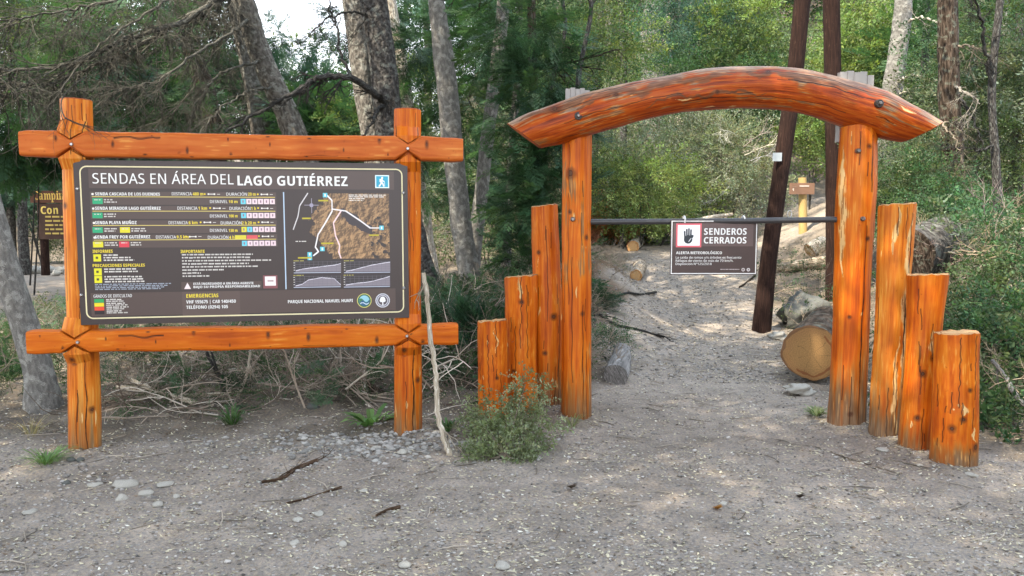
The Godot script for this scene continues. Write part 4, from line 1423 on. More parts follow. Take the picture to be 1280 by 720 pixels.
	post_log("log_post", "shortest log post of the left-hand gate row, behind the cut leafy branch", Vector3(-0.135, 0, -5.73), Vector3(-0.146, 0.735, -5.75), [0.110, 0.108, 0.106, 0.108], {"knots": [[0.55, 0.55, 0.010], [0.45, 0.35, 0.010]], "cracks": [[0.55, 0.72, 1.0, 0.004], [0.46, 0.4, 0.9, 0.003], [0.60, 0.2, 0.6, 0.003]], "stripped": [[0.55, 0.75, 0.95, 0.012]], "grey_base": 0.06}, 516)
	build_closed_sign()

func build_closed_sign() -> void:
	var t := thing("closure_sign", Vector3(1.113, 1.076, -5.655))
	tag(t, "small brown trails-closed warning sign with a hand symbol hanging on the dark bar", "sign")
	var s := Shape.new()
	s.box(Vector3(0, 0, -0.004), Vector3(0.612, 0.386, 0.0))
	part("plate", s.mesh(mats.edge_brown), t)
	var face := Shape.new()
	var z := Vector3(0, 0, 1)
	face.quad(face.add(Vector3(0.0005, 0.0005, 0.0008), z, Vector2(0, 1)), face.add(Vector3(0.0005, 0.3855, 0.0008), z, Vector2(0, 0)), face.add(Vector3(0.6115, 0.3855, 0.0008), z, Vector2(1, 0)), face.add(Vector3(0.6115, 0.0005, 0.0008), z, Vector2(1, 1)))
	var m := StandardMaterial3D.new()
	m.albedo_texture = tex(closed_print())
	m.roughness = 0.35
	part("printed_sheet", face.mesh(m), t)
	var b := Shape.new()
	var i := 0.006
	for e in [[i, i, 0.606, i + 0.006], [i, 0.374, 0.606, 0.380], [i, i + 0.006, i + 0.006, 0.374], [0.600, i + 0.006, 0.606, 0.374]]:
		b.flat_quad(Vector3(e[0], e[1], 0.0016), Vector3(e[0], e[3], 0.0016), Vector3(e[2], e[3], 0.0016), Vector3(e[2], e[1], 0.0016))
	part("border", b.mesh(mats.white_ink), t)
	var f := 5.655 / 1005.0
	var px := func(x, y): return Vector3((x - 839.0) * f, 0.386 - (y - 274.6) * f, 0.0014)
	for e in [["SENDEROS", 880.7, 933.8, 293.2, 8.2, true], ["CERRADOS", 880.7, 933.8, 304.0, 8.0, true], ["ALERTA METEOROLÓGICO", 846.3, 903.6, 317.3, 3.3, true], ["La caída de ramas y/o árboles es frecuente", 846, 928, 322.9, 2.8, false], ["Ráfagas de viento de más de 70 km/h.", 846, 918, 326.9, 2.8, false], ["Disposición N°125/2018", 846, 891, 330.9, 2.8, false]]:
		words(e[0], e[5], (e[2] - e[1]) * f, e[4] * f, mats.white_ink, t, px.call(e[1], e[3]))
	for x in [0.098, 0.515]:
		var c := Shape.new()
		tube(c, curve([Vector3(x, 0.366, 0.002), Vector3(x, 0.395, 0.012), Vector3(x, 0.412, -0.02), Vector3(x, 0.40, -0.05), Vector3(x, 0.372, -0.012)], 16), lerps([0.006, 0.006], 16), 6)
		part("strap", c.mesh(plain(Color(0.75, 0.75, 0.74), 0.6)), t)

# ---------------------------------------------------------------- trees
const DEEP := Color(0.034, 0.080, 0.042)
const GREEN := Color(0.056, 0.125, 0.056)
const LIME := Color(0.150, 0.225, 0.070)
const SAGE := Color(0.140, 0.185, 0.120)
const BLUE := Color(0.054, 0.118, 0.088)
const HAZEL := Color(0.230, 0.280, 0.195)
const GOLDEN := Color(0.225, 0.315, 0.105)
const OLIVE := Color(0.092, 0.142, 0.062)

# a branch that follows picture points [x, y, depth], with dead side twigs
func bough(t: Node3D, marks: Array, r0: float, twigs: int, reach: float, skin: Material, seed_value: int, down := 0.25, depth := 2) -> void:
	var r := RandomNumberGenerator.new()
	r.seed = seed_value
	var pts := []
	for m in marks: pts.append(at(m[0], m[1], m[2]) - t.position)
	var s := Shape.new()
	var steps := marks.size() * 6
	var c := curve(pts, steps)
	for k in c.size(): c[k] += Vector3(r.randf_range(-1, 1), r.randf_range(-1, 1), r.randf_range(-1, 1)) * 0.02
	tube(s, c, lerps([r0, r0 * 0.3], steps), 7, WHITE, 0.1)
	var tan := tangents(c)
	for k in twigs:
		var i := r.randi_range(2, steps)
		var d := (tan[i] * r.randf_range(0.2, 1.2) + Vector3(r.randf_range(-0.7, 0.7), r.randf_range(-0.8, 0.5) - down, r.randf_range(-0.7, 0.7))).normalized()
		fork(s, c[i], d, reach * r.randf_range(0.4, 1.2), r0 * 0.28, depth, r, WHITE, 0.05, 3)
	part("limb", s.mesh(skin), t)

func shade_tree(x: float, z: float, h: float, label := "leafy tree beside the photographer, out of the picture, shading the foreground", group := "trees beside the photographer") -> void:
	var foot := Vector3(x, land(x, z), z)
	var t := thing("roadside_tree", foot)
	tag(t, label, "tree", group)
	var r := RandomNumberGenerator.new()
	r.seed = int(absf(x * 100.0) + absf(z * 10.0))
	var s := Shape.new()
	tube(s, curve([Vector3(0, -0.1, 0), Vector3(0.1, h * 0.4, 0), Vector3(-0.1, h * 0.7, -0.2), Vector3(0, h, -0.4)], 20), lerps([0.2, 0.15, 0.08], 20), 12, WHITE, 0.1)
	part("trunk", s.mesh(mats.grey_bark), t)
	var c := Cloud.new()
	for k in 6:
		var p := Vector3(1.9 + r.randf_range(-1.5, 1.5), h + r.randf_range(-1.2, 1.0), -2.2 + r.randf_range(-1.6, 1.6))
		var q := Shape.new()
		tube(q, line([Vector3(0, h * 0.6, -0.2), p * 0.5 + Vector3(0, h * 0.38, 0), p]), PackedFloat32Array([0.07, 0.04, 0.015]), 6)
		part("limb", q.mesh(mats.grey_bark), t)
		clump_local(c, "mid", p, Vector3(1.25, 0.8, 1.25), 100, 2.6, GREEN, r)
	place(c, "crown", t, mats.leaves)

func overhang(t: Node3D, from: Vector3, spots: Array) -> void:
	var r := RandomNumberGenerator.new()
	r.seed = 1234 + spots.size()
	var c := Cloud.new()
	for p in spots:
		var q := Shape.new()
		tube(q, curve([from - t.position, (from + p) * 0.5 + Vector3(0, 0.3, 0) - t.position, p - t.position], 8), lerps([0.07, 0.015], 8), 6)
		part("limb", q.mesh(mats.grey_bark), t)
		clump_local(c, "mid", p - t.position, Vector3(1.1, 0.6, 1.1), 110, 2.3, GREEN, r)
	place(c, "crown", t, mats.leaves)

func edge_tree(x: float, z: float, h: float) -> void:
	var foot := Vector3(x, land(x, z), z)
	var t := thing("roadside_tree", foot)
	tag(t, "dense leafy tree at the wood's edge right of the photographer, out of the picture", "tree", "trees right of the photographer")
	var r := RandomNumberGenerator.new()
	r.seed = int(x * 100.0 + 1000.0 + z * 10.0)
	var s := Shape.new()
	tube(s, curve([Vector3(0, -0.1, 0), Vector3(0.1, h * 0.5, 0), Vector3(0, h, 0)], 14), lerps([0.14, 0.05], 14), 10, WHITE, 0.1)
	part("trunk", s.mesh(mats.dark_bark), t)
	var c := Cloud.new()
	for k in 7:
		var p := Vector3(r.randf_range(-0.8, 0.8), 0.7 + (h - 0.6) * k / 6.0, r.randf_range(-0.9, 0.9))
		clump_local(c, "mid", p, Vector3(1.2, 0.8, 1.2), 70, 2.4, GREEN, r)
	place(c, "crown", t, mats.leaves)

func build_trees() -> void:
	var grp := "trees standing behind the information board"
	var lean := tree("leaning_tree", "smooth grey tree trunk leaning out of the picture beside the left sign post", 6.12, [[57, 517, 50], [49, 470, 35], [36, 425, 32], [16, 360, 31], [-6, 285, 30], [-42, 150, 29]], mats.smooth_bark, {"height": 7.5, "flare": 1.0, "high": ["small", 110, GREEN, 1.4]})
	var a := tree("forest_tree", "grey trunk leaning to the left above the middle of the board", 12.0, [[455, 395, 38], [420, 300, 32], [366, 160, 28], [328, 75, 27], [304, 0, 26], [285, -60, 25]], mats.grey_bark, {"height": 11.0, "group": grp, "high": ["frond", 64, DEEP, 1.8]})
	bough(a, [[300, -30, 12.0], [270, -2, 11.2], [222, 30, 10.6], [150, 52, 10.0], [90, 80, 9.6], [0, 88, 9.2], [-60, 96, 9.0]], 0.04, 70, 0.9, mats.dead_grey, 601)
	bough(a, [[300, -10, 12.0], [245, 15, 11.0], [170, 60, 10.3], [110, 85, 9.9], [60, 104, 9.6], [-20, 102, 9.4]], 0.032, 70, 0.8, mats.dead_grey, 602)
	bough(a, [[312, 20, 12.0], [290, 40, 11.0], [240, 70, 10.2], [200, 100, 9.8], [150, 112, 9.5]], 0.024, 56, 0.6, mats.dead_grey, 603)
	bough(a, [[295, -60, 12.0], [200, -20, 10.5], [120, 5, 9.8], [60, 18, 9.4], [0, 25, 9.0]], 0.024, 60, 0.9, mats.dead_grey, 604)
	bough(a, [[330, 75, 12.0], [300, 82, 11.2], [270, 95, 10.6], [245, 130, 10.2], [235, 160, 10.0]], 0.02, 40, 0.6, mats.dead_grey, 605)
	bough(a, [[305, 0, 12.0], [280, 40, 11.4], [240, 110, 11.0], [200, 150, 10.8], [130, 165, 10.5]], 0.016, 60, 0.7, mats.dead_grey, 607)
	bough(a, [[345, 110, 12.0], [320, 112, 11.2], [290, 125, 10.4], [262, 150, 9.9], [250, 168, 9.7]], 0.018, 30, 0.6, mats.dead_grey, 611)
	bough(a, [[298, -40, 12.0], [230, -10, 10.8], [170, 25, 10.0], [120, 60, 9.6], [80, 110, 9.2], [84, 150, 9.0]], 0.02, 50, 0.7, mats.dead_grey, 612, 0.5)
	tree("forest_tree", "slender grey trunk half hidden behind the left-leaning trunk", 14.0, [[348, 380, 28], [336, 250, 26], [322, 130, 25], [300, 20, 24], [288, -50, 22]], mats.grey_bark, {"height": 11.0, "group": grp, "high": ["frond", 39, DEEP, 1.5]})
	tree("forest_tree", "dim brown trunk behind the dead branches near the board's left end", 13.0, [[292, 390, 27], [262, 140, 24], [246, 80, 22], [230, 10, 20], [218, -50, 19]], mats.brown_bark, {"crown": [[205, 120, 12.0, 0.45, 0.3, 0.45, "frond", 80, 1.1, GREEN], [160, 85, 11.6, 0.5, 0.3, 0.5, "frond", 90, 1.1, BLUE], [110, 35, 11.4, 0.6, 0.35, 0.5, "frond", 110, 1.2, GREEN], [225, 45, 12.2, 0.4, 0.3, 0.4, "frond", 70, 1.1, GREEN], [50, 120, 11.2, 0.45, 0.3, 0.45, "frond", 80, 1.1, GREEN], [265, 150, 12.0, 0.35, 0.25, 0.35, "frond", 60, 1.0, GREEN]], "height": 10.0, "group": grp, "high": ["frond", 39, DEEP, 1.5]})
	var b := tree("forest_tree", "thick dark lichen-spotted trunk above the right sign post", 10.5, [[540, 420, 52], [512, 300, 42], [487, 165, 33], [481, 100, 33], [467, 0, 31], [458, -60, 30]], mats.dark_bark, {"height": 12.0, "group": grp, "high": ["frond", 64, DEEP, 1.8]})
	bough(b, [[487, 130, 10.5], [474, 122, 10.1], [440, 98, 9.6], [400, 96, 9.4], [372, 112, 9.3], [330, 138, 9.1], [280, 164, 8.9]], 0.05, 14, 0.45, mats.dark_bark, 606)
	bough(b, [[440, 98, 9.6], [424, 60, 9.8], [420, 30, 9.9], [412, 8, 10.0]], 0.02, 12, 0.5, mats.dark_bark, 608, -0.3)
	bough(b, [[485, 128, 10.5], [474, 138, 10.0], [464, 155, 9.6], [452, 172, 9.4]], 0.03, 4, 0.3, mats.dark_bark, 609)
	bough(b, [[470, 20, 10.5], [440, 15, 10.2], [405, 26, 10.0], [385, 45, 9.9]], 0.018, 14, 0.4, mats.dark_bark, 610)
	tree("forest_tree", "grey trunk with pale bark patches just left of the thick dark one", 11.6, [[500, 400, 36], [478, 250, 29], [455, 110, 25], [441, 0, 26], [432, -60, 25]], mats.grey_bark, {"height": 11.0, "group": grp, "high": ["frond", 44, DEEP, 1.6]})
	tree("forest_tree", "thin two-toned trunk between the thick dark trunk and the pale one", 12.0, [[545, 390, 24], [525, 250, 20], [505, 110, 18], [487, 0, 15], [478, -60, 14]], mats.pale_bark, {"height": 10.0, "group": grp, "high": ["frond", 34, DEEP, 1.4]})
	tree("forest_tree", "straight pale grey trunk passing behind the end of the top rail", 10.0, [[600, 425, 36], [583, 320, 27], [573, 250, 25], [564, 165, 26], [555, 75, 25], [545, 0, 19], [538, -60, 18]], mats.smooth_bark, {"height": 11.0, "group": grp, "high": ["frond", 49, DEEP, 1.6]})
	tree("forest_tree", "slim grey trunk leaning right beside the straight pale grey trunk", 10.5, [[585, 415, 24], [594, 310, 17], [607, 190, 17], [620, 90, 16], [630, 0, 15], [636, -60, 14]], mats.smooth_bark, {"height": 9.0, "group": grp, "high": ["frond", 39, DEEP, 1.4]})
	# the dark cypress between board and gate
	var spots := []
	for e in [[650, 30, 0.6], [672, 95, 0.5], [655, 150, 0.4], [676, 200, 0.45], [665, 255, 0.4], [690, 240, 0.35], [660, 320, 0.4], [688, 345, 0.4], [702, 160, 0.3], [622, 395, 0.4], [660, 395, 0.4], [570, 390, 0.4], [640, 60, 0.4], [604, 30, 0.4], [590, 130, 0.3], [536, 235, 0.25], [522, 60, 0.3], [524, 130, 0.3], [526, 170, 0.3], [630, 230, 0.35]]:
		spots.append([e[0], e[1], 9.3 if e[0] > 645 or e[1] > 340 else 11.6, e[2], e[2] * 0.8, e[2], "frond", int(270 * e[2]), 1.0, DEEP if int(e[0]) % 3 == 0 else GREEN])
	tree("cypress_tree", "dark lacy evergreen filling the gap between the board and the gate", 9.8, [[675, 420, 18], [673, 300, 14], [668, 150, 12], [664, 0, 10], [663, -50, 10]], mats.brown_bark, {"height": 7.0, "crown": spots, "high": ["frond", 49, DEEP, 1.3], "limbs": [[0.3, Vector3(1, 0.3, 0.5), 0.9, 0.02], [0.4, Vector3(-1, 0.3, 0.4), 1.0, 0.02], [0.5, Vector3(1, 0.2, 0.3), 0.9, 0.018], [0.55, Vector3(-0.8, 0.2, 0.5), 0.9, 0.018]]})
	tree("sapling", "thin dark wavy sapling rising left of the beam's left end", 11.0, [[672, 390, 9], [684, 140, 6], [688, 110, 6], [706, 40, 5], [703, 0, 4], [700, -40, 4]], mats.dark_bark, {"height": 5.0, "high": ["small", 33, GREEN, 0.7], "limbs": [[0.45, Vector3(0.6, 0.8, 0), 0.9, 0.012], [0.5, Vector3(-0.6, 0.8, 0), 0.9, 0.012]]})
	tree("sapling", "slim forked sapling behind the beam above the left gate post", 12.0, [[716, 390, 9], [722, 120, 7], [728, 70, 6], [738, 20, 5], [740, -40, 5]], mats.dark_bark, {"height": 5.5, "high": ["small", 33, GREEN, 0.7], "limbs": [[0.4, Vector3(0.6, 0.8, 0), 1.0, 0.012], [0.45, Vector3(-0.5, 0.9, 0), 1.0, 0.012]]})
	tree("forest_tree", "distant grey trunk on the slope above the beam's left half", 26.0, [[818, 150, 36], [817, 85, 30], [813, 40, 26], [818, 0, 22], [818, -40, 20]], mats.grey_bark, {"height": 17.0, "group": "trees on the slope beyond the gate", "high": ["small", 110, GREEN, 2.0]})
	var e1 := tree("forest_tree", "sunlit pale trunk rising above the beam's right end", 15.0, [[1095, 330, 27], [1110, 160, 24], [1117, 100, 23], [1127, 30, 21], [1131, -40, 19]], mats.smooth_bark, {"height": 12.0, "group": "trees on the slope beyond the gate", "high": ["small", 110, GREEN, 1.8]})
	bough(e1, [[1128, 30, 15.0], [1150, 22, 14.6], [1175, 30, 14.2], [1185, 45, 14.0]], 0.03, 6, 0.4, mats.pale_bark, 621)
	bough(e1, [[1118, 105, 15.0], [1140, 95, 14.4], [1172, 102, 14.0]], 0.035, 5, 0.4, mats.pale_bark, 622)
	bough(e1, [[1116, 122, 15.0], [1140, 112, 14.6], [1160, 108, 14.4]], 0.025, 4, 0.3, mats.pale_bark, 623)
	var f := tree("forest_tree", "reddish brown trunk right of the beam's tip with broken dead branches", 11.0, [[1196, 370, 33], [1192, 230, 26], [1187, 120, 25], [1185, 30, 23], [1184, -40, 22]], mats.brown_bark, {"height": 10.0, "group": "trees on the slope beyond the gate", "high": ["small", 110, GREEN, 1.6]})
	bough(f, [[1188, 105, 11.0], [1205, 115, 10.7], [1226, 128, 10.5]], 0.022, 5, 0.35, mats.pale_bark, 624)
	bough(f, [[1186, 150, 11.0], [1180, 158, 10.7], [1193, 172, 10.5], [1203, 200, 10.4]], 0.018, 6, 0.4, mats.dead, 625)
	bough(f, [[1190, 60, 11.0], [1210, 58, 10.8], [1225, 60, 10.6]], 0.02, 6, 0.4, mats.dead, 626)
	bough(f, [[1192, 110, 11.0], [1212, 140, 10.8], [1228, 180, 10.6]], 0.025, 6, 0.4, mats.dark_bark, 627)
	var g := tree("forest_tree", "thin dark crooked trunk near the right edge of the picture", 9.0, [[1252, 330, 13], [1245, 210, 10], [1240, 110, 9], [1250, 0, 8], [1253, -40, 7]], mats.dark_bark, {"height": 7.0, "group": "trees on the slope beyond the gate", "high": ["small", 66, GREEN, 1.2]})
	bough(g, [[1242, 120, 9.0], [1232, 60, 8.9], [1226, 20, 8.8], [1215, -5, 8.8]], 0.025, 12, 0.4, mats.dark_bark, 628, -0.2)
	bough(g, [[1244, 180, 9.0], [1225, 188, 8.8], [1210, 186, 8.7]], 0.015, 10, 0.35, mats.dark_bark, 629)
	tree("forest_tree", "small dark trunk standing by the campsite sign across the clearing", 20.0, [[31, 340, 14], [29, 300, 12], [28, 265, 11], [27, 200, 10], [25, 100, 9]], mats.dark_bark, {"height": 9.0, "high": ["small", 88, DEEP, 1.6]})
	# trees beside the photographer that keep the foreground in shade
	for e in [["shade_tree", -9.2, 1.6, 8.4], ["shade_tree", -6.4, 2.6, 8.0], ["shade_tree", -3.6, 2.8, 8.6], ["shade_tree", -7.6, -1.6, 7.6], ["shade_tree", -1.0, 3.4, 8.2], ["shade_tree", -3.4, -0.9, 8.0], ["shade_tree", -5.6, 0.3, 7.8]]:
		shade_tree(e[1], e[2], e[3])
	for e in [[-13.4, -6.4, 8.2], [-13.0, -9.2, 8.6], [-16.5, -8.0, 8.4], [-15.6, -11.8, 9.0], [-19.0, -12.5, 9.0], [-18.5, -16.0, 9.2]]:
		shade_tree(e[0], e[1], e[2], "leafy tree past the left edge of the picture, shading the campsite clearing", "trees shading the campsite clearing")
	# slender trunks deeper in the wood
	for e in [["slender grey trunk deep in the wood above the beam's left post", 19.0, [[742, 300, 10], [744, 150, 9], [750, 40, 8], [752, -40, 7]]], ["slim dark trunk deep in the wood left of the distant grey trunk", 22.0, [[778, 260, 9], [780, 100, 8], [776, 0, 7], [774, -40, 6]]], ["thin grey trunk behind the beam's crest, left of the leaning pole", 25.0, [[905, 190, 9], [902, 80, 8], [906, 0, 7], [908, -40, 7]]], ["thin grey trunk in the thicket between the pale trunk and the brown one", 16.0, [[1158, 300, 11], [1155, 150, 9], [1158, 20, 8], [1160, -40, 8]]], ["slim trunk at the right edge behind the crooked thin one", 13.0, [[1272, 330, 12], [1270, 180, 10], [1274, 40, 9], [1276, -40, 9]]], ["slim grey trunk behind the dead branches at the upper left", 17.0, [[150, 330, 13], [146, 160, 11], [140, 40, 10], [136, -40, 9]]], ["dark slim trunk near the top left corner", 24.0, [[14, 300, 11], [12, 150, 9], [16, 20, 8], [18, -40, 8]]], ["dark slender trunk in the gap between the board and the evergreen", 13.0, [[632, 400, 12], [636, 250, 10], [646, 100, 9], [650, 0, 8], [652, -40, 8]]]]:
		tree("forest_tree", e[0], e[1], e[2], mats.dark_bark, {"height": 11.0 if e[1] < 18.0 else 15.0, "group": "slender trunks deeper in the wood", "high": ["small", 60, GREEN, 1.4]})
	# the woods go on beside the photographer on the right
	for e in [[5.6, -2.6, 4.8], [6.6, -0.6, 5.4], [5.4, 1.4, 5.0], [6.8, 3.2, 5.6]]: edge_tree(e[0], e[1], e[2])
	# boughs of the forest edge that hang over the trail, above the picture
	overhang(b, Vector3(-1.6, 9.0, -10.4), [Vector3(-2.4, 7.4, -7.4), Vector3(-1.2, 7.8, -8.6), Vector3(-2.6, 7.6, -9.2), Vector3(-1.4, 7.2, -6.2)])
	overhang(lean, Vector3(-4.6, 6.4, -6.2), [Vector3(-3.2, 7.0, -4.6), Vector3(-2.2, 7.4, -5.0), Vector3(-3.6, 7.4, -6.6)])
	# dark-stained poles beyond the gate
	for e in [["leaning dark brown stained pole with a small white tag beyond the bar", [[951, 414, 25], [958, 350, 21], [964, 300, 20], [984, 160, 20], [995, 80, 19.5], [1003, 0, 19.5], [1012, -60, 19]], 0.0], ["upright dark brown stained pole hidden partly by the right gate post", [[1041, 374, 18], [1041, 300, 17], [1041, 200, 17.5], [1041, 100, 20], [1039, 0, 20], [1038, -60, 20]], 1.0]]:
		var foot := on_ground(e[1][0][0], e[1][0][1])
		var depth := -foot.z
		var pts := []
		var rad := []
		for m in e[1]:
			pts.append(at(m[0], m[1], depth) - foot)
			rad.append(m[2] * 0.5 * depth / FOCAL)
		pts[0] -= Vector3(0, 0.1, 0)
		var s := Shape.new()
		tube(s, curve(pts, 30), lerps(rad, 30), 18, WHITE, 0.05, Vector3(0, 0, -1), 2.0)
		s.smooth()
		var t := thing("wooden_pole", foot)
		tag(t, e[0], "pole")
		part("shaft", s.mesh(mats.stain), t)
		if e[2] == 0.0:
			var q := Shape.new()
			var c := at(972.5, 196, depth - 0.135) - foot
			q.box(c + Vector3(-0.055, -0.05, -0.03), c + Vector3(0.055, 0.05, -0.024))
			part("tag", q.mesh(plain(Color(0.30, 0.33, 0.35), 0.6)), t)

